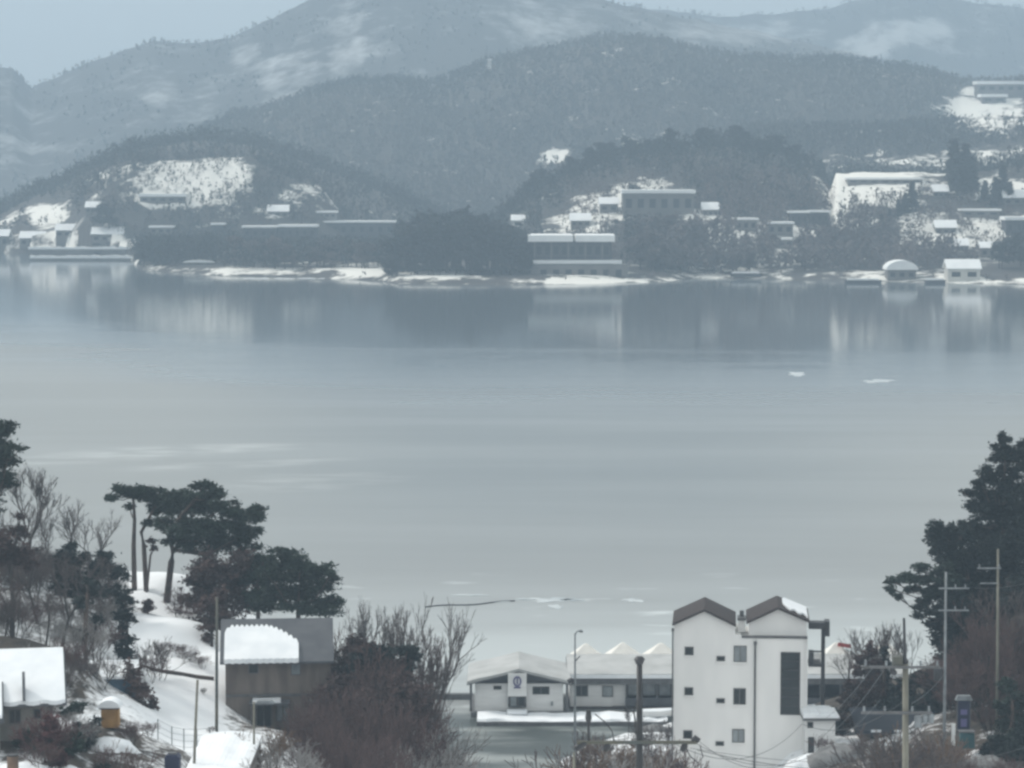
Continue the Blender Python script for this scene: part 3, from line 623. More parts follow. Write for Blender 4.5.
# ================================================================== FLOATING HOUSE WITH EMBLEM
L_ = Loc(472, 716, 242.8); X = L_.X; Z = L_.Z
t = thing('floating_house', 'small pale floating house with a shallow snowy gable and purple emblem panel', 'house', L_.o)
W = X(566); Dp = 7.6; ez = Z(684); az = Z(671.5)
G().box(-.1, W + .1, -.5, Dp + .5, -.25, Z(711.5)).build('pontoon', M['trim'], t)
G().box(.25, W - .25, .25, Dp - .25, Z(711.5) + .003, ez - .02).build('wall', M['siding'], t)
G().prism([(.3, ez - .018), (W - .3, ez - .018), (W / 2, az - .12)], .5, Dp - .3).build('gable_wall', M['slate'], t)
th = .28
G().prism([(-.45, ez - .02), (W / 2, az), (W + .45, ez - .02), (W + .45, ez + .07), (W / 2, az + .09), (-.45, ez + .07)], -.55, Dp + .5).build('roof', M['trim'], t)
# snow slab on the roof
n = 16; up = []; lo = []
for k in range(n + 1):
    x = -.42 + (W + .84) * k / n; zz_ = (ez if True else 0) + (az - ez + .02) * (1 - abs(x - W / 2) / (W / 2 + .45)) + .075
    lo.append((x, zz_)); up.append((x, zz_ + .22 + .05 * rnd.random()))
G().prism(lo + up[::-1], -.5, Dp + .45).build('snow_cap', M['snow_dull'], t)
pnl = G().box(X(508), X(526.5), -.62, -.2, Z(695), Z(672)).build('porch_panel', M['siding'], t)
# emblem: purple ring with an inner upright mark
g = G(); cx_, cz_ = X(517.3), Z(680); pts = []
for k in range(25):
    a = 2 * math.pi * k / 24; pts.append((cx_ + .30 * math.cos(a), -.66, cz_ + .40 * math.sin(a)))
g.tube(pts, .07, 6, False).box(cx_ - .06, cx_ + .06, -.69, -.64, cz_ - .25, cz_ + .3).box(cx_ - .3, cx_ + .3, -.68, -.63, cz_ - .62, cz_ - .48)
g.build('emblem', M['purple'], pnl)
G().box(X(508.3), X(526.2), -.12, .22, Z(707), Z(695.2)).build('doorway', M['dark'], t)
window(t, X(510), X(517), Z(706), Z(696), y=-.16, glass='glass_pale', name='door'); window(t, X(518), X(525), Z(706), Z(696), y=-.16, glass='glass', name='door')
G().box(X(506.5), X(527.5), -1.6, -.55, Z(713), Z(711)).build('step', M['galv'], t)
G().box(X(507), X(527), -1.55, -.6, Z(711) + .003, Z(708)).build('snow_on_step', M['snow'], t)
window(t, X(532.5), X(549.5), Z(695), Z(687), y=.24, fr=.07, mull=1); window(t, X(493.5), X(501.5), Z(690), Z(686.3), y=.24, fr=.05)
for xx in (-.2, W - .02): G().box(xx, xx + .22, .0, .24, Z(711.5) + .003, ez - .03).build('corner_post', M['trim'], t)
G().box(X(551), X(553), .1, .24, Z(706), Z(702)).build('meter_box', M['galv'], t)

# floating dock joining house and the long pavilion, walkway to the left
def dock(px0, px1, py, Y, d, lab, snow=True):
    L_ = Loc(px0, py, Y); q = thing('dock', lab, 'dock', L_.o)
    W = L_.X(px1)
    G().box(0, W, 0, d, -.3, .25).build('deck', M['trim'], q)
    if snow:
        n = 20; g = G(); VV = []; FF = []
        for i in range(n + 1):
            x = W * i / n; a = .1 + .35 * rnd.random(); z = .3 + .2 * rnd.random()
            VV += [(x, a, .253), (x, a + .15, z), (x, d - .1, z), (x, d - .05, .253)]
        for i in range(n): FF += [(4 * i + k, 4 * i + k + 1, 4 * i + k + 5, 4 * i + k + 4) for k in range(3)]
        FF += [(0, 3, 2, 1), (4 * n, 4 * n + 1, 4 * n + 2, 4 * n + 3)]
        mesh_obj('snow_layer', VV, FF, M['snow'], q)
    return q
dock(430, 473, 697, 250.3, .7, 'narrow dark gangway running left from the floating house', False)
dock(477, 668, 725, 238.6, 3.9, 'broad snow-covered floating dock in front of the floating house')
# ================================================================== LONG WATERSIDE PAVILION
L_ = Loc(570, 708, 246.6); X = L_.X; Z = L_.Z
t = thing('waterside_pavilion', 'long white waterside hall with pale sheet roof running behind the white house', 'hall', L_.o)
W = X(905)
G().box(0, X(612.5), -.12, 6.5, Z(706), Z(677.5)).build('wall', M['siding'], t)
G().box(X(612.5) + .003, X(626), .1, 6.5, Z(706), Z(683)).build('wall', M['siding'], t)
G().box(-.1, W, -.6, 7.5, Z(708.5), Z(706) - .003).build('deck', M['brown_shingle'], t)
G().box(X(560), W + .3, -.45, -.25, Z(683.5), Z(677.5)).build('eave_beam', M['trim'], t)
rr = G().prismx([(-.5, Z(677.5) + .003), (6.2, Z(671)), (6.2, Z(669)), (-.5, Z(675.5))], X(567), W + .3).build('roof', M['galv'], t)
# pale snow cover over the roof sheet, with a thick white edge
n = 40; VV = []; FF = []
for i in range(n + 1):
    x = X(567.5) + (W - X(567.5)) * i / n; j = .05 * rnd.random()
    VV += [(x, -.5, Z(675.4)), (x, -.53, Z(673.2) + j), (x, 1.0, Z(671.2) + j), (x, 6.1, Z(666.5) + j), (x, 6.1, Z(669) + .01)]
for i in range(n): FF += [(5 * i + k, 5 * i + k + 1, 5 * i + k + 6, 5 * i + k + 5) for k in range(4)]
mesh_obj('snow_cover', VV, FF, M['snow_dull'], rr)
G().box(X(567.5), W, -.62, -.54, Z(677.3) + .003, Z(673.6)).build('snow_edge', M['snow'], rr)
window(t, X(574.5), X(588), Z(696), Z(685), y=-.14, fr=.09, mull=1); window(t, X(602), X(613), Z(696.5), Z(685.5), y=-.14, fr=.09, glass='glass_pale')
for px_ in (626, 641, 657, 672, 690, 720, 760, 800, 820, 840, 862, 884, 903):
    G().box(X(px_) - .07, X(px_) + .07, -.3, -.15, Z(706), Z(683.5) - .003).build('post', M['trim'], t)
for a, bb in ((628, 640), (643, 656), (659, 671)):
    window(t, X(a), X(bb), Z(697), Z(684.5), y=.6, fr=.07, glass='glass_pale')
G().box(X(625), W, -.5, -.42, Z(704.5), Z(697)).build('railing', M['slate'], t)
G().box(X(628), W, 5, 6.2, Z(706), Z(684)).build('back_wall', M['slate'], t)
for px_ in (588, 700, 830): G().box(X(px_) - .12, X(px_) + .12, -.3, 0, -3.0, Z(708.5) - .003).build('pile', M['dark'], t)
# pyramid tents behind the hall roof
for i, (cx, top, hw, Y, lab) in enumerate([(586, 643, 17, 255.5, 'cream pyramid tent with dark lamp brackets at the left end of the hall roof'), (623, 642, 19, 255.5, 'cream pyramid tent just left of the dark round pole'),
        (661, 642.5, 19, 255.5, 'cream pyramid tent touching the left edge of the white house'), (836, 642, 17, 255.5, 'cream pyramid tent with a red pennant right of the white house'),
        (886, 642, 19, 255.5, 'cream pyramid tent behind the pole with yellowish shaft')]):
    L2 = Loc(cx, 672, Y); q = thing('pyramid_tent', lab, 'tent', L2.o, 'cream pyramid tents behind the waterside hall')
    hx = L2.X(cx + hw); zt = L2.Z(top); ze = L2.Z(657.5)
    prof_ = [(1, ze), (.72, ze + (zt - ze) * .30), (.42, ze + (zt - ze) * .60), (.14, ze + (zt - ze) * .9), (.0, zt)]
    VV = []; FF = []
    for s_, z_ in prof_[:-1]: VV += [(-hx * s_, -hx * s_ * .9, z_), (hx * s_, -hx * s_ * .9, z_), (hx * s_, hx * s_ * .9, z_), (-hx * s_, hx * s_ * .9, z_)]
    VV.append((0, 0, zt)); nn = len(VV) - 1
    for a in range(3): FF += [(4 * a + k, 4 * a + (k + 1) % 4, 4 * a + 4 + (k + 1) % 4, 4 * a + 4 + k) for k in range(4)]
    FF += [(12 + k, 12 + (k + 1) % 4, nn) for k in range(4)]
    mesh_obj('canopy', VV, FF, M['tent'], q)
    G().box(-hx * .98, hx * .98, -hx * .88, hx * .88, -.2, ze - .004).build('side_panel', M['siding'], q)
    for sx in (-1, 1): G().tube([(sx * hx * 1.0, -hx * .92, -1), (sx * hx, -hx * .92, ze)], .05, 6).build('pole', M['galv'], q)
    if i == 0:
        for dx in (-.3, .5, 1.0, 1.4): G().tube([(dx, -hx * .95, ze - .3), (dx + .1, -hx * .95, ze + .55), (dx + .3, -hx * .95, ze + .3)], .05, 6).build('bracket', M['dark'], q)
    if i == 3:
        G().prism([(.0, zt - .25), (1.3, zt - .45), (1.25, zt - .1), (.1, zt + .1)], -hx * .5, -hx * .5 + .06).build('pennant', M['red'], q)

# small craft, snow heaps and rocks of the near shore
def lump(name, label, cat, px, Y, sx, sy, sz, m, seed=0, z=None, group=None, cap=None):
    c = gp(px, Y) if z is None else Vector(((px - 512) / F * (Y * ct - (z - H) * st), Y, z))
    r = random.Random(seed); nu, nv = 18, 9; VV = []; FF = []
    for j in range(nv + 1):
        ph = math.pi / 2 * j / nv
        for i in range(nu):
            a = 2 * math.pi * i / nu
            k = 1 + .22 * math.sin(a * 3 + seed) * math.cos(ph) + .14 * math.sin(a * 5 + seed * 2 + j) + .08 * (r.random() - .5)
            VV.append((sx * math.cos(a) * math.cos(ph) * k, sy * math.sin(a) * math.cos(ph) * k, sz * (math.sin(ph) ** .8) * (1 + .12 * (r.random() - .5)) - .3 * (1 - j / nv)))
    for j in range(nv): FF += [(j * nu + i, j * nu + (i + 1) % nu, (j + 1) * nu + (i + 1) % nu, (j + 1) * nu + i) for i in range(nu)]
    o = mesh_obj(name, VV, FF, m, None, True); o.location = c
    return tag(o, label, cat, group)
lump('boulder', 'big grey boulder below the lean-to shed', 'boulder', 842, 190, 2.4, 2, 1.15, M['rock'], 3)
lump('boulder', 'snow-topped low rock just left of the big grey boulder', 'boulder', 812, 190, 1.5, 1.2, .9, M['snow'], 5)
lump('boulder', 'grey mound at the bottom right beside the dark conifers', 'boulder', 985, 178, 3.2, 2, 1.3, M['rock'], 8)
for i, (px, Y, sx, sz, mm, lab) in enumerate([(585, 232, .9, .5, 'rock', 'dark low rock under the left end of the hall'), (610, 229, 1.1, .6, 'snow', 'snowy hump in front of the dark round pole'), (655, 231, 1.5, .7, 'rock', 'grey rock touching the foot of the white house'),
        (628, 236, .8, .5, 'snow', 'small snow heap right of the curved bare branch'), (600, 221, 1.3, .6, 'rock', 'broad rock above the orange-brown shrub'), (664, 222, 1.2, .7, 'snow', 'snow heap low beside the white house wall'), (572, 224, 1.0, .5, 'snow', 'snow heap at the foot of the tall street lamp'), (640, 222, 1.0, .6, 'rock', 'small rock behind the crossarm of the dark round pole')]):
    lump('rock' if mm == 'rock' else 'snow_heap', lab, 'rock' if mm == 'rock' else 'snow heap', px, Y, sx, sx * .8, sz, M[mm], i + 20)
# covered rowing boats pulled up right of the pole
for px, Y, rz, lab, mm in ((657, 240.5, .2, 'pale snow-filled rowing boat beside the white house', 'siding'),):
    c = gp(px, Y); c.z = max(c.z, .5); q = thing('rowing_boat', lab, 'boat', c, None, rz)
    VV = []; FF = []; nn = 10
    for i in range(nn + 1):
        s = i / nn; x = (s - .5) * 3.4; hw = .65 * math.sin(math.pi * (.08 + .88 * s)) ** .6
        VV += [(x, -hw, .55), (x, -hw * .6, .0), (x, hw * .6, .0), (x, hw, .55)]
    for i in range(nn): FF += [(4 * i + k, 4 * i + k + 1, 4 * i + k + 5, 4 * i + k + 4) for k in range(3)]
    mesh_obj('hull', VV, FF, M[mm], q)
    VS = []; FS_ = []
    for i in range(nn + 1): s = i / nn; x = (s - .5) * 3.3; hw = .6 * math.sin(math.pi * (.08 + .88 * s)) ** .6; VS += [(x, -hw, .5), (x, 0, .68), (x, hw, .5)]
    for i in range(nn): FS_ += [(3 * i + k, 3 * i + k + 1, 3 * i + k + 4, 3 * i + k + 3) for k in range(2)]
    mesh_obj('snow_cover', VS, FS_, M['snow'], q)

# ================================================================== BROWN HOUSE ON THE LEFT
Yh = 186
L_ = Loc(226, 742, Yh); X = L_.X; Z = L_.Z
t = thing('farmhouse', 'weathered brown two-storey farmhouse with half its roof under snow', 'house', L_.o, None, R(4.5))
W = X(334); Dh = 6.5; ez = Z(659); rz_ = Z(619, 3.2)
G().box(0, W - .2, 0, Dh, -3, ez).build('wall', M['brown_wall'], t)
G().prismx([(0, ez + .003), (Dh, ez + .003), (3.2, rz_ - .25)], 0.01, W - .22).build('gable_wall', M['brown_wall'], t)
rf = G().prismx([(-.75, ez - .25), (3.2, rz_ - .16), (7.2, ez - .25), (7.2, ez - .1), (3.2, rz_), (-.75, ez - .1)], -.35, W).build('roof', M['slate'], t)
slope = lambda y: ez - .1 + (rz_ - ez + .1) * (y + .75) / 3.95
# scalloped snow sheet sliding down the left two thirds
def scallop(X0, X1, topf, n=68):
    VV = []; FF = []
    for i in range(n + 1):
        x = X0 + (X1 - X0) * i / n; u_ = i / n
        yt = topf(u_) + .28 * abs(math.sin(u_ * math.pi * 15)) - .14
        yb = -.80 - .03 * math.sin(i)
        VV += [(x, yb, slope(yb) - .05), (x, yb, slope(yb) + .26), (x, (yt + yb) / 2, slope((yt + yb) / 2) + .28), (x, yt - .1, slope(yt - .1) + .22), (x, yt, slope(yt) + .01)]
    for i in range(n): FF += [(5 * i + k, 5 * i + k + 1, 5 * i + k + 6, 5 * i + k + 5) for k in range(4)]
    FF += [tuple(reversed((0, 1, 2, 3, 4)))[::-1], (5 * n, 5 * n + 1, 5 * n + 2, 5 * n + 3, 5 * n + 4)]
    return VV, FF
VV, FF = scallop(X(225), X(299), lambda u: 2.35 - 1.5 * max(0, (u - .55) / .45) ** 1.6 - .5 * max(0, 1 - u / .08))
mesh_obj('snow_sheet', VV, FF, M['snow'], rf)
window(t, X(249), X(259), Z(674), Z(664), fr=.06)
window(t, X(291), X(301), Z(676), Z(664), fr=.06, glass='glass_pale')
G().box(X(250), X(290), -1.4, -.003, Z(702), Z(700)).build('porch_roof', M['slate'], t)
G().box(X(253), X(281), -1.3, -.1, Z(700) + .003, Z(698)).build('snow_on_porch', M['snow'], t)
window(t, X(256), X(272), Z(728), Z(704), fr=.09, mull=1, name='door')
window(t, X(276), X(290), Z(722), Z(705), fr=.08, mull=1, glass='glass_pale')
G().box(X(226), X(318), -.06, -.002, Z(697), Z(694.5)).build('band', M['trim'], t)
for px_ in (252, 288): G().tube([(X(px_), -1.3, -2), (X(px_), -1.3, Z(702))], .05, 6).build('porch_post', M['trim'], t)
# pale lower shed attached area left: low stone store wall
# ================================================================== HOUSE AT THE LEFT EDGE
Yh = 152
L_ = Loc(-60, 742, Yh); X = L_.X; Z = L_.Z
t = thing('cottage', 'grey block cottage at the left edge with a smooth snow-covered roof', 'house', L_.o + Vector((0, -1.2, 0)), None, R(10.5))
W = X(56); ez = Z(697); D2 = 7
G().box(0, W, 0, D2, -2, ez).build('wall', M['grey_wall'], t)
rz_ = ez + 1.95; ym = 3.3
G().prismx([(0, ez + .003), (D2, ez + .003), (ym, rz_ - .2)], .01, W - .01).build('gable_wall', M['grey_wall'], t)
rf = G().prismx([(-.7, ez - .35), (ym, rz_ - .12), (7.5, ez - .3), (7.5, ez - .2), (ym, rz_), (-.7, ez - .22)], -.4, X(69)).build('roof', M['slate'], t)
slope = lambda y: ez - .22 + (rz_ - ez + .22) * (y + .7) / (ym + .7)
VV = []; FF = []; n = 30
for i in range(n + 1):
    x = -.4 + (X(67.5) + .4) * i / n; e = -.72 + .06 * math.sin(i * 1.3)
    VV += [(x, e, slope(e) - .03), (x, e, slope(e) + .2), (x, 1.5, slope(1.5) + .26), (x, ym, rz_ + .24), (x, ym + 4.3, rz_ - 2.0)]
for i in range(n): FF += [(5 * i + k, 5 * i + k + 1, 5 * i + k + 6, 5 * i + k + 5) for k in range(4)]
FF += [(4, 3, 2, 1, 0), (5 * n, 5 * n + 1, 5 * n + 2, 5 * n + 3, 5 * n + 4)]
mesh_obj('snow_sheet', VV, FF, M['snow'], rf)
# projecting left wing with lower eave
G().box(X(-60), X(3), -2.0, -.003, -2, Z(706)).build('wing_wall', M['grey_wall'], t)
VV = []
G().prismx([(-2.6, Z(712)), (.6, Z(685)), (.6, Z(682)), (-2.6, Z(707))], X(-64), X(7)).build('wing_roof', M['slate'], t)
G().prismx([(-2.65, Z(707) + .01), (.75, Z(681)), (.75, Z(678.5)), (-2.65, Z(703.8))], X(-64), X(5.5)).build('snow_on_wing', M['snow'], t)
G().prismx([(-.9, Z(697)), (-.3, Z(676)), (.3, Z(671.5)), (.2, Z(697))], X(25.6), X(28.4)).build('chimney', M['slate'], t)
window(t, X(12), X(24), Z(722), Z(708), fr=.07, mull=1); window(t, X(36), X(44), Z(718), Z(708), fr=.06)
G().tube([(W - .12, -.1, -1), (W - .12, -.1, ez - .4)], .05, 6).build('downpipe', M['trim'], t)

# blue-roofed shed, yellow hutch and yard clutter
L_ = Loc(88, 694, 178); X = L_.X; Z = L_.Z
t = thing('blue_shed', 'low shed with dark blue sheet front under a snowy roof behind the yard', 'shed', L_.o, None, R(8))
G().box(0, X(137), 0, 3, -2, Z(679)).build('wall', M['blue_sheet'], t)
G().prismx([(-.3, Z(679) + .003), (3.4, Z(674)), (3.4, Z(670)), (-.3, Z(676.5))], -.3, X(139)).build('roof', M['snow'], t)
L_ = Loc(101, 722, 160); X = L_.X; Z = L_.Z
t = thing('hutch', 'small ochre wooden hutch with a rounded cap of snow', 'hutch', L_.o)
G().box(0, X(118), 0, .9, -.35, Z(709)).build('box', M['orange'], t)
G().box(-.1, X(119.5), -.15, 1.0, Z(709) + .003, Z(707.5)).build('lid', M['brown_wall'], t)
pts = [(-.2 + (X(121) + .2) * k / 12, Z(707.5) + .45 * math.sin(math.pi * k / 12) ** .6) for k in range(13)]
G().prism(pts[::-1], -.2, 1.05).build('snow_cap', M['snow'], t)
L_ = Loc(165, 772, 147); X = L_.X; Z = L_.Z
t = thing('water_tank', 'dark blue plastic tank with snow at its foot beside the snowy path', 'tank', L_.o)
G().prism([(0, -.6), (X(179), -.6), (X(179.5), Z(758)), (X(177), Z(755.5)), (X(167), Z(755.5)), (-.03, Z(758))], 0, .8).build('body', M['navy'], t)
G().box(X(168), X(176), .2, .6, Z(755.5) + .003, Z(754)).build('lid', M['trim'], t)
L_ = Loc(6, 772, 142); X = L_.X; Z = L_.Z
t = thing('rusty_drum', 'rust-brown drum standing in the snow of the bottom left yard', 'drum', L_.o)
g = G().tube([(.3, .3, -.5), (.3, .3, Z(757))], .3, 16).build('drum_body', M['straw'], t, True); G().tube([(.3, .3, Z(757) + .004), (.3, .3, Z(755.5))], .29, 16).build('lid', M['dark'], t)
# snow-covered low roof bottom left of the brown house
L_ = Loc(194, 772, 163); X = L_.X; Z = L_.Z
t = thing('low_shed', 'flat low shed under a smooth bright sheet of snow below the brown farmhouse', 'shed', L_.o)
G().box(.1, X(254), -6.0, 4.5, -1.5, Z(755)).build('wall', M['brown_wall'], t)
VV = []; FF = []; n = 16
for i in range(n + 1):
    x = X(255) * i / n; c = .25 * math.sin(math.pi * i / n)
    VV += [(x, -6.15, Z(755) + .002), (x, -6.15, Z(754) + c * .5), (x, 0, Z(753) + c * .8 + .06 * math.sin(i)), (x, 4.7, Z(751.5) + c), (x, 4.7, Z(755))]
for i in range(n): FF += [(5 * i + k, 5 * i + k + 1, 5 * i + k + 6, 5 * i + k + 5) for k in range(4)]
FF += [(4, 3, 2, 1, 0), (5 * n, 5 * n + 1, 5 * n + 2, 5 * n + 3, 5 * n + 4)]
mesh_obj('snow_sheet', VV, FF, M['snow'], t)
# wire fence along the snowy terrace: rail + posts + net
def gz_pt(px, Y, dz=0): q = gp(px, Y); q.z += dz; return q
def fence(label, pts, h, nm='fence', wires=3, m='galv', r=.022, pr=.035):
    a0 = gp(*pts[0]); q = thing(nm, label, 'fence', a0)
    W3 = [gp(*p) - a0 for p in pts]
    for p in W3: G().tube([p + Vector((0, 0, -.3)), p + Vector((0, 0, h))], pr, 6).build('post', M[m], q)
    for k in range(wires):
        G().tube([p + Vector((0, 0, h * (k + 1) / wires - .04)) for p in W3], r, 4, False).build('rail', M[m], q)
fence('thin wire fence crossing the snowy path below the terrace edge', [(158, 170), (172, 170), (184, 170), (197, 170), (210, 170)], 1.5, wires=4, r=.012)
# terrace kerb of earth and timber
c = gp(150, 190.5)
o = mesh_obj('timber_edge', [tuple(gp(px, 190.3) - c + Vector((0, dy, dz))) for px in (143, 160, 178, 196, 214) for dy, dz in ((0, -.3), (0, .22), (.3, .22))], [(3 * i + k, 3 * i + k + 1, 3 * i + k + 4, 3 * i + k + 3) for i in range(4) for k in range(2)], M['bark_red'])
o.location = c; tag(o, 'brown timber edging at the step in the snowy path', 'edging')
# banner stand at the right
q0 = gp(963, 184); q0.z = max(q0.z, P(963, 744, 184).z)
t = thing('banner_stand', 'purple banner stand with grey hood above a teal box at the right bank', 'banner', q0); t.scale = (.72, .72, .9)
k = 192 / F
G().box(-.55, .55, -.05, .05, .9, 3.3).build('banner', M['navy'], t)
G().box(-.28, .3, -.08, -.055, 1.3, 1.9).build('emblem', M['purple'], t); G().box(-.3, .32, -.08, -.055, 2.2, 2.6).build('emblem', M['purple'], t)
G().prism([(-.8, 3.3), (.8, 3.3), (.6, 3.65), (-.6, 3.65)], -.3, .3).build('hood', M['galv'], t)
for sx in (-.6, .6): G().tube([(sx, 0, -.4), (sx, 0, 3.3)], .05, 6).build('post', M['trim'], t)
q0 = gp(966, 182.5); q0.z = max(q0.z, P(966, 744, 182.5).z)
t = thing('storage_box', 'teal covered storage box in the snow under the banner stand', 'box', q0); t.scale = (.85, .85, .75)
G().prism([(-.6, -.3), (.6, -.3), (.55, 1.0), (-.5, 1.1)], -.4, .4).build('box', M['teal'], t); G().box(-.62, .6, -.45, .45, 1.103, 1.2).build('lid', M['trim'], t)
q0 = gp(953, 183); t = thing('sign_post', 'narrow white upright sign left of the purple banner stand', 'sign', q0)
G().box(-.12, .12, -.03, .03, 1.5, 3.0).build('sign_board', M['siding'], t); G().tube([(0, .06, -.3), (0, .06, 2.9)], .04, 6).build('post', M['galv'], t)
for i, (px, Y, sx, lab) in enumerate([(980, 183, 1.3, 'rounded snow heap right of the teal box'), (951, 181.5, .9, 'small snow heap left of the teal box'), (970, 180, 1.7, 'long low snow heap in front of the teal box')]):
    lump('snow_heap', lab, 'snow heap', px, Y, sx, .8, .8, M['snow'], 60 + i)
# dark blue low roof behind the right poles
L_ = Loc(862, 742, 200); X = L_.X; Z = L_.Z
t = thing('low_building', 'low dark building with a slate roof behind the two right-hand poles', 'building', L_.o)
G().box(0, X(938), 0, 5, -2.5, Z(729)).build('wall', M['brown_wall'], t)
G().prismx([(-.6, Z(729) + .003), (3, Z(716)), (5.6, Z(722)), (5.6, Z(726)), (3, Z(719)), (-.6, Z(732))], -.5, X(940)).build('roof', M['navy_sheet'], t)
window(t, X(870), X(882), Z(739), Z(732), fr=.06, mull=1); window(t, X(900), X(914), Z(739), Z(732), fr=.06, mull=1)
for a, bb in ((870, 880), (893, 906)): G().box(X(a), X(bb), -.62, -.45, Z(730.5), Z(728.5)).build('eave_snow', M['snow'], t)
# ------------------------------------------------------------------ far woods as stuff
rng = np.random.default_rng(11)
def forest(name, n, pxr, Yr, hgt, m, keep, ntri=13, size=1.7, conif=.3, label=None, zlift=0):
    px = rng.uniform(*pxr, n); Y = rng.uniform(*Yr, n)
    z = far_h(px, Y); x = (px - 512) / F * (Y * ct - (z - H) * st)
    qx, qy = pxof(x, Y, z)
    k = keep(qx, qy, Y, x, z) & (Y > shore_Y(px) + 4)
    x, Y, z = x[k], Y[k], z[k]; n = len(x)
    h = hgt * rng.uniform(.6, 1.25, n)
    ok = ~hides(x, Y, z, h); x, Y, z, h = x[ok], Y[ok], z[ok], h[ok]; n = len(x); con = rng.random(n) < conif
    # points in crown
    u = rng.random((n, ntri)); a = rng.random((n, ntri)) * 2 * np.pi
    zr = .25 + .75 * u
    rad_d = .34 * np.sqrt(np.clip(1 - ((zr - .6) / .45) ** 2, .02, 1)); rad_c = .27 * (1.05 - zr)
    rad = np.where(con[:, None], rad_c, rad_d) * np.sqrt(rng.random((n, ntri)))
    c = np.stack([x[:, None] + h[:, None] * rad * np.cos(a), Y[:, None] + h[:, None] * rad * np.sin(a), z[:, None] + h[:, None] * zr], -1)
    d = rng.normal(size=(n, ntri, 3, 3)) * np.array([.75, .75, 1.0]) * size * .5
    V = c[:, :, None, :] + d
    o = np_mesh(name, V.reshape(-1, 3), 3, m); o['kind'] = 'stuff'
    o['label'] = label or 'distant bare winter woodland covering the hills'
    return o
def snowless(thr, f=26, amt=.0):
    def k(qx, qy, Y, x, z):
        s = far_snow_haze(qx, qy, Y)
        return s + .22 * fbm(qx / f, qy / f * 2, 21) + rng.uniform(-.09, .09, len(qx)) < thr
    return k
forest('hill_woods', 34000, (-300, 1320), (1500, 1990), 5.5, M['far_wood'], snowless(.36), 12, 1.45, .3, label='bare winter woods over the middle ridge behind the far shore')
forest('mountain_woods', 26000, (-300, 1320), (2080, 3650), 3.2, M['far_wood'], snowless(.16), 9, 1.7, .2, label='faint woods on the highest hazy mountains')
forest('ridge_woods', 20000, (-300, 1320), (1150, 1560), 8, M['far_pine'], snowless(.29), 14, 1.25, .5, label='dark woods on the low ridges just above the far shore')
forest('bare_slope_woods', 8000, (-100, 1300), (1150, 1400), 5, M['far_brown'], lambda qx, qy, Y, x, z: (fbm(qx / 5, qy / 4, 55) + rng.uniform(-.25, .25, len(qx)) > .02) & (((qx > 840) & (qy > 190)) | (qx < 345)), 12, 1.0, .2, label='sparse scrub dotted over the snowy cleared slopes of the far shore')
forest('slope_scrub', 2600, (82, 350), (1268, 1392), 3.6, M['far_pine'], lambda qx, qy, Y, x, z: fbm(qx / 6, qy / 4, 55) + rng.uniform(-.3, .3, len(qx)) > -.02, 12, .8, .3, label='dark scrub speckling the snowy cleared slope on the left of the far shore')
# shore level woods
def inside(boxes):
    def k(qx, qy, Y, x, z):
        r = np.zeros(qx.shape, bool)
        for x0, x1, y0, y1 in boxes: r |= (qx > x0) & (qx < x1) & (Y > y0) & (Y < y1)
        return r
    return k
forest('shore_woods', 4200, (100, 660), (1090, 1300), 9, M['far_pine'], inside([(138, 240, 1150, 1215), (225, 400, 1115, 1180), (505, 540, 1100, 1160), (625, 665, 1090, 1180), (240, 330, 1200, 1260)]), 16, 1.5, .3, label='dark thicket along the far shore left of the wooded point')
forest('brown_shore_woods', 4000, (635, 1040), (1075, 1240), 10, M['far_brown'], inside([(640, 880, 1090, 1170), (880, 960, 1085, 1120), (700, 830, 1150, 1230), (870, 890, 1120, 1150)]), 15, 1.5, .12, label='brown leafless woods along the right half of the far shore')
forest('waterside_scrub', 2600, (-300, 1400), (1040, 1420), 3.0, M['far_brown'], lambda qx, qy, Y, x, z: (Y - shore_Y(qx) < 14), 8, .9, .1, label='low scrub and reeds along the far waterline')

forest('slope_thicket', 5200, (850, 1150), (1095, 1275), 5, M['far_brown'], lambda qx, qy, Y, x, z: (fbm(qx / 9, qy / 6, 91) + rng.uniform(-.35, .35, len(qx)) > -.08) & (qy > 200), 12, 1.0, .2, label='scrub and small trees speckling the snowy slope above the arched pavilion')
forest('mid_thicket', 1500, (560, 700), (1100, 1270), 5, M['far_brown'], lambda qx, qy, Y, x, z: (fbm(qx / 9, qy / 6, 92) + rng.uniform(-.35, .35, len(qx)) > -.05), 12, 1.0, .2, label='scrub scattered on the snow around the large hillside house')
# ================================================================== POLES AND WIRES
def pole_base(px, Y): q = gp(px, Y); return q
def pole(name, label, cat, px, Y, py_top, r0, r1, m, parts=None, px_top=None):
    b = pole_base(px, Y); top = P(px_top if px_top is not None else px, py_top, Y)
    t = thing(name, label, cat, b)
    G().tube([(0, 0, -.5), tuple((top - b) * .5), tuple(top - b)], [r0, (r0 + r1) / 2, r1], 12).build('shaft', M[m], t, True)
    return t, b, (top - b)
def insul(parent, x, y, z, s=.12, up=1, m='siding'):
    G().tube([(x, y, z), (x, y, z + s * .7 * up), (x, y, z + s * up), (x, y, z + s * 1.6 * up)], [s * .28, s * .5, s * .28, s * .4], 8).build('insulator', M[m], parent)
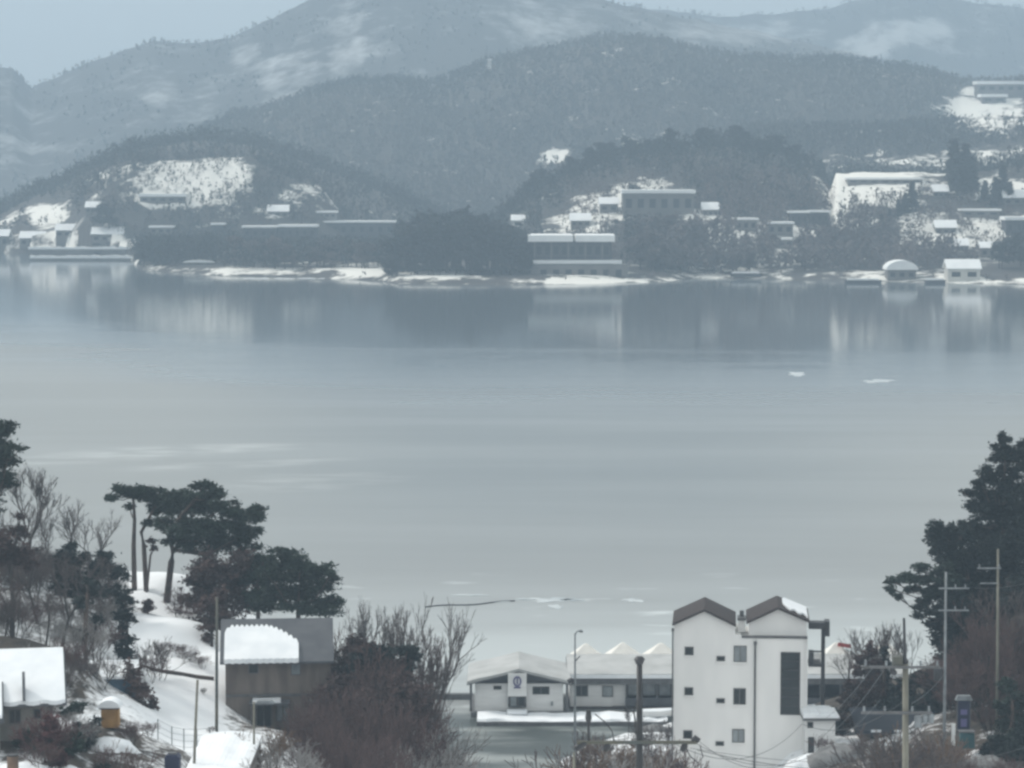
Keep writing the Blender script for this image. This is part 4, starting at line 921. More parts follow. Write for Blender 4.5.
# dark round pole in the centre, Y=100
Yp = 100
t, b, tp = pole('utility_pole', 'dark round utility pole with one long crossarm in front of the white house', 'utility pole', 639.5, Yp, 660, .17, .10, 'dark')
L_ = lambda px, py, d=0: P(px, py, Yp + d) - b
G().tube([L_(639.5, 664), L_(639.5, 659), L_(639.5, 656.5)], [.13, .2, .12], 12).build('cap', M['dark'], t)
a = L_(577, 742, -.2); c = L_(697, 741.5, -.2)
ca = G().box(a.x, c.x, -.26, -.17, a.z - .07, a.z + .05).build('crossarm', M['pole_dark'], t)
G().tube([L_(575.5, 749, -.2), L_(584, 743.5, -.2), L_(588, 742.5, -.2)], [.12, .1, .05], 8).build('cable_clamp', M['dark'], t)
for px in (609, 686): G().tube([L_(px, 743, -.2), L_(px - 2, 747, -.2), L_(px - 4, 751, -.2)], [.06, .13, .09], 8).build('cable_clamp', M['dark'], t)
G().tube([L_(692, 741, -.2), L_(695, 738, -.2), L_(699, 741, -.2)], [.07, .12, .1], 8).build('cable_clamp', M['dark'], t)
for px in (588.5,):
    G().tube([L_(px, 741, -.2), L_(px, 722, -.2)], .045, 8).build('arm_post', M['dark'], t)
    G().tube([L_(px, 722.5, -.2), L_(px, 718, -.2), L_(px, 710, -.2)], [.08, .12, .08], 10).build('insulator', M['dark'], t)
g = G().tube([L_(614, 741, -.2), L_(612, 731, -.2), L_(605, 722, -.2), L_(595, 714, -.2)], .022, 6).build('jumper', M['dark'], t)
g = G().tube([L_(686, 748, -.2), L_(690, 756, -.2), L_(698, 763, -.2), L_(703, 757, -.2), L_(700, 745, -.2)], .022, 6).build('jumper', M['dark'], t)
G().tube([L_(637, 700, -.2), L_(634, 712, -.2), L_(637, 735, -.2)], .03, 6).build('jumper', M['dark'], t)
# street lamp
t, b, tp = pole('street_lamp', 'tall thin street lamp with a small bent head left of the waterside hall', 'street lamp', 575, 212, 634, .13, .06, 'galv')
L_ = lambda px, py, d=0: P(px, py, 212 + d) - b
G().tube([L_(575, 638), L_(575.5, 633.5), L_(577.5, 631.3), L_(580, 631)], [.06, .06, .05, .05], 8).build('arm', M['galv'], t)
G().tube([L_(578.5, 631.2), L_(580.5, 631), L_(583, 631.8)], [.06, .13, .07], 8).build('lamp_head', M['galv'], t)
G().tube([L_(575.5, 661), L_(580, 656)], .05, 6).build('bracket', M['dark'], t)
G().tube([L_(568, 682), L_(571.5, 680), L_(575, 680)], [.2, .2, .06], 8).build('speaker_horn', M['dark'], t)
# yellowish pole, right
Yp = 130
t, b, tp = pole('utility_pole', 'yellowish concrete utility pole with two crossarms between house and dark pines', 'utility pole', 905.5, Yp, 664, .19, .14, 'pole_concrete')
L_ = lambda px, py, d=0: P(px, py, Yp + d) - b
G().tube([L_(905, 668), L_(904.5, 640), L_(904, 618)], [.1, .07, .06], 8).build('top_rod', M['dark'], t)
G().box(L_(900, 0).x, L_(910, 0).x, -.22, .22, L_(0, 668).z, L_(0, 656).z).build('bracket_box', M['pole_dark'], t)
for py, x0, x1 in ((666, 869, 948), (711.5, 868, 940)):
    z = L_(0, py).z; G().box(L_(x0, 0).x, L_(x1, 0).x, -.3, -.2, z - .07, z + .05).build('crossarm', M['trim'], t)
    for k in (x0 + 3, x0 + 24, x1 - 20, x1 - 3): insul(t, L_(k, 0).x, -.25, z + .053, .15, 1, 'galv')
G().tube([L_(891, 667, -.2), L_(893, 672, -.2), L_(896, 674, -.2)], [.09, .16, .1], 8).build('switch', M['dark'], t)
for px in (925, 931): G().tube([L_(px, 723, -.2), L_(px, 716, -.2), L_(px, 713.5, -.2)], [.13, .16, .08], 10).build('insulator', M['galv'], t)
G().tube([L_(918, 716, -.2), L_(918, 727, -.2)], .18, 10).build('transformer', M['galv'], t)
A1 = b
# thin pale pole
t, b, tp = pole('utility_pole', 'thin pale utility pole in front of the dark pines with two short side arms', 'utility pole', 943.5, 172, 572, .115, .07, 'galv', px_top=946)
L_ = lambda px, py, d=0: P(px, py, 172 + d) - b
for py in (588, 610):
    G().box(L_(946, 0).x, L_(977, 0).x, -.14, -.08, L_(0, py).z - .05, L_(0, py).z + .04).build('side_arm', M['galv'], t)
    for k in (953, 963, 973): insul(t, L_(k, 0).x, -.1, L_(0, py).z + .043, .12, 1, 'galv')
G().tube([L_(938, 668, 0), L_(938, 680, 0)], .28, 12).build('transformer', M['dark'], t)
t, b, tp = pole('utility_pole', 'pale utility pole with a single short crossarm among brown trees', 'utility pole', 997, 186, 549, .12, .075, 'pole_concrete', px_top=998)
L_ = lambda px, py, d=0: P(px, py, 186 + d) - b
G().box(L_(985, 0).x, L_(1009, 0).x, -.16, -.09, L_(0, 568).z - .05, L_(0, 568).z + .05).build('crossarm', M['galv'], t)
for k in (987, 1007): insul(t, L_(k, 0).x, -.12, L_(0, 568).z + .053, .14, 1, 'galv')
G().box(L_(988, 0).x, L_(1006, 0).x, -.16, -.09, L_(0, 583).z - .04, L_(0, 583).z + .04).build('lower_crossarm', M['galv'], t)
# left poles
t, b, tp = pole('fence_pole', 'thin bare pole standing in the snowy path', 'pole', 193.5, 160, 680, .09, .07, 'pole_concrete', px_top=197.5)
t, b, tp = pole('fence_pole', 'slim grey pole beside the dark bushes at the left corner of the farmhouse', 'pole', 216.5, 178, 597, .11, .08, 'pole_dark', px_top=217)
t, b, tp = pole('yard_lamp', 'short lamp post with a flat hood in front of the brown farmhouse', 'lamp post', 254, 165, 702, .08, .06, 'pole_concrete')
L_ = lambda px, py, d=0: P(px, py, 165 + d) - b
G().prism([(L_(250, 0).x, L_(0, 703).z), (L_(269, 0).x, L_(0, 703).z), (L_(266, 0).x, L_(0, 700).z), (L_(253, 0).x, L_(0, 700).z)], -.3, .25).build('hood', M['galv'], t)
t, b, tp = pole('fence_pole', 'short bare post in brush at the very bottom of the centre', 'pole', 574, 150, 752, .08, .07, 'pole_concrete')

def wire(label, pts, sag, r, m='dark', nm='power_line'):
    """pts: world endpoints"""
    a, b = pts; V = []
    for i in range(25):
        s = i / 24; p = a.lerp(b, s); p.z -= sag * 4 * s * (1 - s); V.append(p - a)
    g = G().tube(V, r, 4, False); o = g.build(nm, M[m]); o.location = a
    return tag(o, label, 'cable', 'overhead cables')
W_ = lambda px, py, Y: P(px, py, Y)
wire('upper cable sagging across the foot of the white house', (W_(700, 742, 99.8), W_(870, 664, 129.8)), 2.6, .011)
wire('middle cable sagging across the foot of the white house', (W_(697, 744, 99.8), W_(870, 709, 129.8)), 1.6, .011)
wire('lowest cable running from the dark pole towards the lean-to shed', (W_(690, 748, 99.8), W_(905, 760, 129.8)), .3, .009)
wire('cable dropping from the left end of the dark crossarm to the frame bottom', (W_(576, 750, 99.8), W_(530, 775, 80)), .1, .012)
wire('cable rising from the low crossarm of the yellowish pole to its upper one', (W_(838, 742, 125), W_(880, 700, 129.8)), .1, .010, 'galv')
wire('pale stay cable left of the yellowish pole, upper one', (W_(826, 718, 150), W_(872, 668, 129.8)), .2, .011, 'galv')
wire('pale stay cable left of the yellowish pole, lower one', (W_(832, 733, 150), W_(884, 670, 129.8)), .2, .011, 'galv')
wire('cable from the yellowish pole to the thin pale pole', (W_(911, 704, 129.8), W_(946, 672, 172)), .2, .010, 'galv')
wire('thin cable across the brown thicket', (W_(256, 742, 160), W_(440, 726, 190)), .5, .012, 'trim')
wire('thin cable between the two pale poles before the pines', (W_(975, 588, 172), W_(1050, 575, 190)), .3, .010, 'trim')
wire('dark cable sagging low over the left half of the white house', (W_(664, 738, 101), W_(802, 724, 150)), 1.3, .014)
wire('dark cable sagging over the lean-to shed roof', (W_(802, 724, 150), W_(905, 700, 129.8)), .8, .014)
wire('dark cable leaving the dark pole towards the right frame edge', (W_(697, 750, 99.8), W_(1060, 735, 128)), 1.2, .012)
# floating boom on the lake
a = P(425, 611, 301.5); a.z = .06; e = P(515, 606, 305.5); e.z = .06
g = G().tube([(e - a) * s + Vector((0, .5 * math.sin(s * 9), 0)) for s in np.linspace(0, 1, 24)], .075, 6); o = g.build('floating_boom', M['dark']); o.location = a
tag(o, 'dark floating boom stretched over the ice beyond the bare tree', 'boom')

# ice floes and snow-dusted plates
FL = [(555, 603, 18, 2.0, 'broad white plate of ice left of the twin gables'), (530, 602, 12, 1.0, 'thin ice plate just beside the end of the boom'), (573, 603, 10, 1.0, 'short ice plate between the two widest ones'), (635, 603.5, 9, 1.5, 'bright small plate of ice near the left gable'),
      (556, 610, 8, 1.6, 'small bright plate just below the broad one'), 
      (798, 374, 9, 1.6, 'small pale floe out on the open lake'), (880, 381, 15, 1.3, 'larger pale floe out on the open lake'), 
      (500, 605, 8, .7, 'tiny ice plate touching the boom'), (470, 598, 14, .9, 'faint thin plate above the boom')]
M['floe'] = mat('snowy_ice', (.55, .58, .59), .7, (.36, .40, .42), .35, lo=.4, hi=.62, stretch=(.6, 1.4, 1))
for i, (px, py, rx, ry, lab) in enumerate(FL):
    Yc = H * F / (py - 150); c = Vector(((px - 512) / F * Yc, Yc, .0)); r = random.Random(i * 7 + 1)
    sx = rx * Yc / F; sy = ry * Yc * Yc / (H * F)
    n = 26; V = []
    for k in range(n):
        a = 2 * math.pi * k / n; q = 1 + .3 * math.sin(2 * a + i) + .22 * math.sin(5 * a + 2 * i) + .2 * (r.random() - .5); V.append((sx * math.cos(a) * q, sy * math.sin(a) * q))
    VV = [(x, y, .004) for x, y in V] + [(x * .97, y * .97, .05) for x, y in V]
    o = mesh_obj('ice_floe', VV, [tuple(range(n, 2 * n))] + [(k, (k + 1) % n, n + (k + 1) % n, n + k) for k in range(n)], M['floe']); o.location = c
    tag(o, lab, 'ice floe', 'pale ice plates on the lake')

# ================================================================== TREES
def tubes_np(segs, n=3):
    """segs: array (N,8) p0(3) p1(3) r0 r1 -> verts, quads"""
    S = np.asarray(segs, float); p0, p1, r0, r1 = S[:, :3], S[:, 3:6], S[:, 6], S[:, 7]
    d = p1 - p0; d /= np.linalg.norm(d, axis=1, keepdims=True) + 1e-9
    ref = np.where(np.abs(d[:, 2:3]) < .9, np.array([[0, 0, 1.]]), np.array([[1., 0, 0]]))
    a = np.cross(d, ref); a /= np.linalg.norm(a, axis=1, keepdims=True) + 1e-9; c = np.cross(d, a)
    ang = np.arange(n) * 2 * np.pi / n
    ring = a[:, None] * np.cos(ang)[None, :, None] + c[:, None] * np.sin(ang)[None, :, None]
    V = np.concatenate([p0[:, None] + ring * r0[:, None, None], p1[:, None] + ring * r1[:, None, None]], 1)
    k = np.arange(n); q = np.stack([k, (k + 1) % n, n + (k + 1) % n, n + k], -1)
    Fq = (np.arange(len(S)) * 2 * n)[:, None, None] + q[None]
    return V.reshape(-1, 3), Fq.reshape(-1, 4)
def bare_segs(seed, height=10, spread=.5, levels=5, r=.16, stems=1, up=.12, kids=(3, 4), ratio=.68):
    r_ = random.Random(seed); T = []; B = []
    def grow(p, d, ln, rad, lv):
        n = 3; q = p
        for i in range(n):
            d = (d + Vector((r_.uniform(-1, 1), r_.uniform(-1, 1), r_.uniform(-.6, 1) + up)) * .13).normalized()
            e = q + d * (ln / n); ra = rad * (1 - .3 * i / n); rb = rad * (1 - .3 * (i + 1) / n)
            (T if lv >= levels - 1 else B).append((*q, *e, max(ra, .016), max(rb, .013)))
            if lv > 0 and lv < levels and i < n - 1 and r_.random() < .75: fork(e, d, ln * .6, rad * .5, lv - 1, 1)
            q = e
        if lv > 0: fork(q, d, ln * ratio, rad * .62, lv - 1, r_.choice(kids) - 1)
    def fork(p, d, ln, rad, lv, k):
        a0 = r_.uniform(0, 6.28)
        for j in range(k):
            a = a0 + 6.28 * j / max(k, 1) + r_.uniform(-.5, .5); s = spread * r_.uniform(.6, 1.3)
            o = d.orthogonal().normalized(); o2 = d.cross(o)
            nd = (d + (o * math.cos(a) + o2 * math.sin(a)) * s + Vector((0, 0, up))).normalized()
            grow(p, nd, ln * r_.uniform(.75, 1.15), rad, lv)
    for s in range(stems):
        a = r_.uniform(0, 6.28); q = .08 if stems == 1 else .45
        grow(Vector((.15 * math.cos(a), .15 * math.sin(a), -.3)) * (0 if stems == 1 else 1) + Vector((0, 0, -.3)), Vector((q * math.cos(a), q * math.sin(a), 1)).normalized(), height * (.34 if stems == 1 else .3), r if stems == 1 else r * .5, levels)
    A = np.array(T + B); zt = np.percentile(A[:, 5], 99.5); s = height / zt
    T = np.array(T); B = np.array(B); T[:, :6] *= s; B[:, :6] *= s
    return T, B
PROT = {}
def bare_proto(kind, seed, mtrunk, mtwig):
    key = (kind, seed, mtrunk, mtwig)
    if key in PROT: return PROT[key], False
    kw = dict(tree=dict(height=10, spread=.55, levels=5, r=.17), tall=dict(height=10, spread=.38, levels=5, r=.12, up=.22), shrub=dict(height=4, spread=.6, levels=4, r=.10, stems=5, up=.1), thick=dict(height=6, spread=.62, levels=4, r=.11, stems=9, up=.08))[kind]
    T, B = bare_segs(seed, **kw)
    if kind in ('shrub', 'thick'): B[:, 6:] *= 1.25
    t = thing('bare_tree' if kind in ('tree', 'tall') else 'bare_shrub', '-', 'tree')
    v, f = tubes_np(T, 5); np_mesh('trunk', v, 4, M[mtrunk], t, faces=f)
    v, f = tubes_np(B, 3); np_mesh('branches', v, 4, M[mtwig], t, faces=f)
    PROT[key] = t
    return t, True
def bare(label, px, Y, py_top, kind='tree', seed=1, mt='bark', mb='twig_grey', wide=1.0, group=None, dz=0, cat=None):
    p, first = bare_proto(kind, seed, mt, mb)
    o = p if first else copy_tree(p)
    b = gp(px, Y); b.z += dz; o.location = b
    h = P(px, py_top, Y).z - b.z; base_h = {'tree': 10, 'tall': 10, 'shrub': 4, 'thick': 6}[kind]
    s = max(h, .5) / base_h; o.scale = (s * wide, s * wide, s); o.rotation_euler = (0, 0, rnd.uniform(0, 6.28))
    o['label'] = label; o['category'] = cat or ('tree' if kind in ('tree', 'tall') else 'shrub'); 
    if group: o['group'] = group
    elif 'group' in o: del o['group']
    return o
def tufts(c, rx, ry, rz, n, size, r_, sub=22, flat=.55, core=.25):
    """c centre, ellipsoid radii -> needle/leaf triangles gathered in sub-clumps"""
    q = r_.normal(size=(sub, 3)); q /= np.linalg.norm(q, axis=1, keepdims=True); q *= (r_.random((sub, 1)) ** .45)
    cen = q * np.array([rx, ry, rz]) * .95
    idx = r_.integers(0, sub, n); sp = np.array([rx, ry, rz * .8]) * .24 + size * .3
    p = cen[idx] + r_.normal(size=(n, 3)) * sp[None] * .62
    d = r_.normal(size=(n, 3, 3)) * size * .55 * np.array([1.15, 1.15, .85])
    return (np.array(c) + p)[:, None, :] + d
def pine(label, Y, trunk, pads, mf='pine', mt='bark_red', r0=.2, r1=.09, dens=1.0, size=.20, dy=1.4, seed=0, name='pine_tree', cat='tree', group=None, rel=True, bn=True):
    r_ = np.random.default_rng(seed + 100); b = gp(trunk[0][0], Y)
    t = thing(name, label, cat, b, group)
    pts = [Vector((0, 0, -.4))] + [P(px, py, Y) - b for px, py in trunk[1:]]
    pts = [pts[0]] + [p + Vector((0, r_.uniform(-.3, .3), 0)) for p in pts[1:]]
    rr = list(np.linspace(r0, r1, len(pts)))
    g = G().tube(pts, rr, 8)
    foli = []
    for (px, py, rx, ry) in pads:
        k = Y / F; c = P(px, py, Y) - b; c.y += r_.uniform(-dy, dy)
        X_, Z_ = rx * k, ry * k; Yd = max(X_ * .8, Z_ * .8)
        n = int(190 * dens * (X_ * Yd + X_ * Z_ + Yd * Z_) * 1.5 / (size / .2) ** 1.6) + 60
        foli.append(tufts(c, X_, Yd, Z_, n, size, r_, sub=max(12, int(8 * X_ * Z_ * 1.5))))
        if bn:
            i = min(range(1, len(pts)), key=lambda i: (pts[i] - c).length + (3 if pts[i].z > c.z else 0))
            s = pts[i]; mid = (s + c) / 2 + Vector((0, 0, -.15 * (c - s).length))
            g.tube([s, mid, c], [rr[i] * .6, rr[i] * .4, .03], 5)
            for q in range(4):
                e = c + Vector((r_.uniform(-.8, .8) * X_, r_.uniform(-.8, .8) * Yd, r_.uniform(-.3, .6) * Z_)); g.tube([mid.lerp(c, .6), e], [.035, .015], 4)
    g.build('trunk', M[mt], t, True)
    np_mesh('crown', np.concatenate(foli).reshape(-1, 3), 3, M[mf], t)
    return t

# left hill: pines on the knoll
pine('tallest dark pine cut by the left edge of the picture', 188, [(-8, 0), (-8, 560), (-5, 500), (-2, 440)], [(5, 430, 14, 9), (-2, 445, 22, 11), (12, 449, 16, 6), (5, 462, 20, 9), (-8, 478, 26, 9), (2, 486, 12, 5), (-10, 505, 22, 9), (-22, 455, 22, 14)], seed=1)
pine('flat-topped pine with a long bare trunk on top of the snowy knoll', 214, [(134.5, 0), (134, 545), (134.5, 520), (133, 497)], [(122, 489, 13, 5.5), (140, 488, 18, 5), (152, 492, 13, 4.5), (131, 494, 18, 5), (113, 497, 9, 3.2), (146, 497, 12, 3), (128, 508, 6, 2.5)], seed=2, r0=.22, dy=.8, dens=1.2)
pine('forked slender pine right next to the flat-topped one', 213, [(146.5, 0), (144, 545), (141.5, 532), (147, 522), (154, 508)], [(160, 500, 18, 8), (152, 511, 10, 7), (168, 510, 15, 9), (176, 498, 14, 6), (150, 521, 7, 4)], seed=3, r0=.2, dy=1)
pine('small leafless-looking pine stem leaning between knoll pines', 212.5, [(146, 0), (150, 556), (153, 545), (151, 538)], [(151, 541, 4, 3), (154, 548, 3, 2.5)], seed=33, r0=.1, r1=.04, dy=.3, mf='dry_leaf')
pine('large broad dark pine with a leaning trunk on the knoll', 211, [(166, 0), (171, 562), (173, 550), (169, 538), (178, 520), (195, 500)],
     [(200, 488, 16, 6), (188, 494, 16, 7), (216, 493, 13, 6), (180, 506, 20, 10), (205, 506, 24, 12), (228, 504, 18, 8), (243, 512, 16, 7), (254, 518, 11, 8), (172, 522, 17, 10), (195, 525, 28, 14), (225, 525, 28, 14), (250, 530, 14, 9), (180, 540, 20, 9), (205, 545, 28, 12), (235, 545, 24, 14), (258, 508, 10, 5)], seed=4, r0=.27, r1=.12, dy=2)
pine('dense brown oak keeping its dry leaves below the broad pine', 208, [(226, 0), (226, 600), (226, 570)], [(212, 562, 22, 14), (238, 565, 24, 16), (222, 585, 36, 18), (205, 600, 24, 16), (240, 600, 26, 16), (215, 622, 24, 16), (198, 580, 16, 12), (206, 640, 15, 16), (212, 660, 10, 18)], mf='dry_leaf', mt='bark', seed=5, size=.22, dy=2.2, name='oak_tree')
pine('dark green pine with spiky right side behind the farmhouse roof', 204, [(298, 0), (298, 610), (300, 570)], [(285, 549, 15, 5), (295, 558, 22, 8), (278, 562, 18, 9), (310, 571, 22, 8), (288, 578, 28, 12), (322, 582, 16, 6), (305, 592, 30, 10), (275, 596, 22, 13), (330, 600, 14, 5), (310, 608, 32, 9), (332, 574, 6, 3), (338, 604, 7, 3), (270, 575, 14, 10)], seed=6, r0=.25, dy=2)
pine('dark evergreen filling the gap between oak and spiky pine', 207, [(258, 0), (258, 600), (258, 570)], [(258, 560, 14, 12), (255, 580, 18, 14), (262, 600, 20, 14)], seed=7, dy=1.5)
pine('brown-leaved oak crowding the right rim of the snowy path', 199, [(212, 0), (212, 660), (212, 630)], [(210, 606, 13, 14), (207, 628, 10, 13), (211, 650, 10, 14), (214, 670, 9, 12), (220, 600, 12, 12)], mf='dry_leaf', mt='bark', seed=62, dy=.8, name='oak_tree')
pine('tall column of brown oak leaves between cottage and snowy path', 178, [(138, 0), (138, 720), (138, 690)], [(130, 672, 10, 12), (138, 686, 13, 13), (132, 702, 13, 13), (146, 712, 13, 13), (140, 728, 15, 12), (152, 738, 12, 10)], mf='dry_leaf', mt='bark', seed=63, dy=.8, name='oak_tree', dens=.8)
pine('dark red-brown leafy bush in front of the cottage', 146, [(50, 0), (50, 745), (50, 730)], [(48, 722, 10, 8), (54, 733, 12, 10), (46, 745, 13, 11), (55, 758, 13, 11)], mf='red_leaf', mt='bark', seed=64, dy=.5, name='oak_bush', cat='bush', dens=.8)
# left slope evergreens and stems
pine('dark evergreen with straight stem in the middle of the left slope', 202, [(72, 0), (73, 600), (75, 560)], [(68, 556, 14, 9), (80, 562, 14, 9), (62, 572, 16, 10), (82, 580, 18, 12), (58, 592, 14, 9), (76, 602, 16, 9), (70, 545, 8, 6)], mf='pine_blue', seed=8, dy=1.4)
pine('dark evergreen nearest the bright knoll slope', 200, [(112, 0), (112, 620), (108, 580)], [(104, 560, 14, 8), (98, 573, 16, 10), (116, 575, 12, 10), (108, 590, 18, 11), (118, 608, 12, 12), (104, 612, 14, 9), (122, 632, 9, 12), (114, 645, 12, 12), (125, 655, 8, 10)], mf='pine_blue', seed=9, dy=1.4)
pine('brown-leaved oak at the left edge under the tallest pine', 186, [(12, 0), (12, 600), (10, 560)], [(5, 540, 20, 10), (22, 550, 18, 8), (8, 560, 24, 9), (-8, 552, 20, 12), (18, 532, 10, 5), (28, 565, 10, 6), (22, 515, 5, 3)], mf='dry_leaf', mt='bark', seed=10, size=.2, dy=1.4, name='oak_tree', dens=.55)
pine('tall dark stem with sparse needles beside the cottage', 176, [(85, 0), (86, 660), (86, 620), (88, 585)], [(90, 590, 9, 6), (82, 602, 10, 6), (96, 622, 9, 6), (80, 634, 7, 5), (92, 580, 6, 4)], mf='pine_blue', seed=11, dy=.8, r0=.16, dens=.6)
pine('narrow dark evergreen between the blue shed and the knoll', 186, [(128, 0), (128, 660), (126, 610)], [(124, 600, 9, 10), (126, 618, 11, 12), (124, 636, 13, 11), (128, 652, 12, 10), (128, 668, 10, 9)], mf='pine_blue', seed=12, dy=1)
rs0 = random.Random(3)
LB = [(18, 196, 500, 'tall', 3, 'slim bare tree at the left edge'), (38, 190, 536, 'tall', 1, 'bare tree with a dark trunk left of the middle evergreen'), (55, 208, 512, 'tree', 2, 'pale bare tree behind the middle evergreen'), (62, 184, 552, 'tall', 5, 'dark stemmed bare tree above the cottage gable'), (72, 206, 504, 'tree', 5, 'highest spreading bare tree of the left slope'),
      (92, 206, 512, 'tree', 7, 'spreading bare tree left of the flat-topped pine'), (5, 182, 560, 'tall', 2, 'bare tree above the wing of the cottage'), (28, 206, 470, 'tall', 4, 'feathery bare tree rising beside the tallest pine'), (104, 190, 590, 'tall', 6, 'thin bare tree before the evergreen near the knoll'), (46, 180, 585, 'tall', 7, 'bare tree with crooked stem above the cottage roof'),
      (-20, 196, 520, 'tree', 3, 'bare tree beyond the left edge'), (82, 195, 575, 'tree', 1, 'low crowned bare tree on the snowy slope'), (30, 203, 545, 'tree', 6, 'broad bare tree behind the slim edge tree')]
for px, Y, top, kd, sd_, lab in LB: bare(lab, px, Y, top, 'tree' if sd_ % 2 else kd, sd_, 'bark', 'twig_grey', 1.25 if kd == 'tall' else 1.0)
SB = [(158, 188, 640, 'shrub', 1, 'twig_grey', 'grey bare shrub leaning over the snowy path'), (148, 186, 655, 'shrub', 2, 'twig_brown', 'brown bare shrub left of the snowy path'), (142, 176, 690, 'thick', 1, 'twig_brown', 'dense brown thicket above the blue water tank'), (150, 165, 722, 'thick', 2, 'twig_brown', 'brown thicket beside the blue water tank'),
      (50, 147, 708, 'thick', 3, 'twig_red', 'reddish bush in front of the cottage'), (44, 144, 742, 'shrub', 3, 'twig_brown', 'brown stalks below the reddish bush'), (70, 160, 712, 'shrub', 4, 'twig_pale', 'frosted shrub left of the ochre hutch'), (84, 154, 722, 'shrub', 5, 'twig_pale', 'frosted shrub just in front of the ochre hutch'),
      (130, 158, 722, 'thick', 4, 'twig_brown', 'brown thicket right of the ochre hutch'), (118, 148, 745, 'shrub', 1, 'twig_brown', 'low brown shrub at the bottom of the yard'), (30, 178, 640, 'shrub', 2, 'twig_pale', 'frosted shrub behind the cottage roof'), (100, 176, 655, 'shrub', 3, 'twig_grey', 'grey shrub on top of the blue shed bank'),
      (65, 172, 655, 'shrub', 5, 'twig_grey', 'grey shrub right of the cottage roof'), (10, 190, 600, 'thick', 1, 'twig_pale', 'frosted thicket on the left slope'), (40, 196, 610, 'thick', 3, 'twig_pale', 'frosted thicket under the bare trees'), (205, 186, 700, 'shrub', 4, 'twig_pale', 'frosted bush at the left wall of the farmhouse'), (212, 176, 735, 'shrub', 2, 'twig_brown', 'low bush at the corner of the farmhouse'),
      (198, 200, 640, 'shrub', 1, 'twig_pale', 'frosted bush at the right rim of the snowy path'), (207, 202, 600, 'thick', 2, 'twig_brown', 'brown bush climbing the right rim of the knoll'), (178, 207, 588, 'shrub', 3, 'twig_brown', 'small brown bush on the knoll under the broad pine'),
      (245, 166, 738, 'shrub', 3, 'straw', 'straw-coloured shrub left of the yard lamp'), (268, 168, 728, 'shrub', 5, 'straw', 'straw-coloured shrub right of the yard lamp'), (310, 172, 722, 'thick', 3, 'twig_brown', 'brown thicket before the right part of the farmhouse'), (290, 160, 745, 'shrub', 1, 'twig_pale', 'frosted shrub at the bottom under the farmhouse')]
for px, Y, top, kd, sd_, mm, lab in SB: bare(lab, px, Y, top, kd, sd_, 'bark', mm, 1.0)
LS = [(-8, 204, 'behind the leftmost stems'), (12, 206, 'under the brown-leaved oak'), (26, 200, 'between the two left stems'), (40, 206, 'below the highest bare tree'), (54, 200, 'at the root of the middle evergreen'), (68, 206, 'behind the middle evergreen'), (84, 204, 'between the two slope evergreens'), (98, 206, 'behind the knoll-side evergreen'), (4, 168, 'directly behind the wing of the cottage'), (24, 170, 'directly behind the cottage chimney'), (46, 168, 'directly behind the cottage ridge'), (64, 172, 'directly behind the cottage gable'), (84, 176, 'between cottage and blue shed'), (14, 178, 'on the rise behind the cottage'), (18, 186, 'just over the cottage ridge'), (50, 186, 'over the right half of the cottage roof'), (78, 188, 'right of the cottage gable'), (96, 184, 'above the blue shed'), (116, 190, 'beside the narrow evergreen'), (34, 192, 'halfway up the left slope'), (0, 194, 'low at the left edge'), (110, 206, 'on the left rim of the knoll')]
for i, (px, Y, lab) in enumerate(LS): bare('frost-grey brush ' + lab, px, Y, pxof(0, Y, gz((px - 512) / F * Y, Y) + rs0.uniform(2.2, 3.8))[1], 'thick', i % 5 + 1, 'bark', ('twig_pale', 'twig_grey', 'twig_brown')[i % 3] if i % 3 else 'twig_pale', .95, group='brush on the left slope')
for i, (px, Y, hh, lab) in enumerate([(176, 203, .8, 'brown weeds in a line high on the knoll'), (184, 203.5, .7, 'short brown weeds at the upper right of the knoll'), (168, 196, .8, 'brown weeds halfway down the snowy path'), (180, 195, .9, 'brown weeds at the bend of the snowy path'), (192, 194, .8, 'brown weeds right of the path bend'), (203, 193, .9, 'brown weeds at the right rim above the terrace')]):
    bare(lab, px, Y, pxof(0, Y, gz((px - 512) / F * Y, Y) + hh)[1], 'thick', i % 5 + 1, 'bark', 'twig_brown', 1.6)
pine('round dark shrub alone on the snowy knoll', 206, [(148, 0), (148, 604)], [(148, 605, 6, 5.5), (146, 610, 6, 4), (150, 608, 6, 5)], mf='dry_leaf', mt='bark', seed=61, dy=.2, r0=.06, r1=.03, name='round_shrub', cat='shrub', size=.14)
for i, (px, Y, rx, ry, lab, mm) in enumerate([(86, 156, 14, 16, 'dark green bush below the frosted shrubs of the yard', 'pine_blue'), (70, 150, 14, 12, 'dark green bush at the bottom of the yard', 'pine'), (72, 168, 12, 8, 'dark evergreen bush under the snowy ledge of the yard', 'pine'), (24, 150, 10, 10, 'dark bush against the cottage wall', 'pine'), (100, 147, 10, 10, 'dark bush at the bottom between hutch and tank', 'pine_blue')]):
    c = gp(px, Y); k = Y / F; py = pxof(c.x, c.y, c.z + ry * k)[1]
    pine(lab, Y, [(px, 0), (px, py)], [(px - rx * .3, py + 2, rx * .7, ry * .7), (px + rx * .3, py - 2, rx * .7, ry * .8), (px, py + ry * .4, rx, ry * .6)], mf=mm, mt='bark', seed=40 + i, dy=.4, r0=.08, r1=.04, name='evergreen_bush', cat='bush')
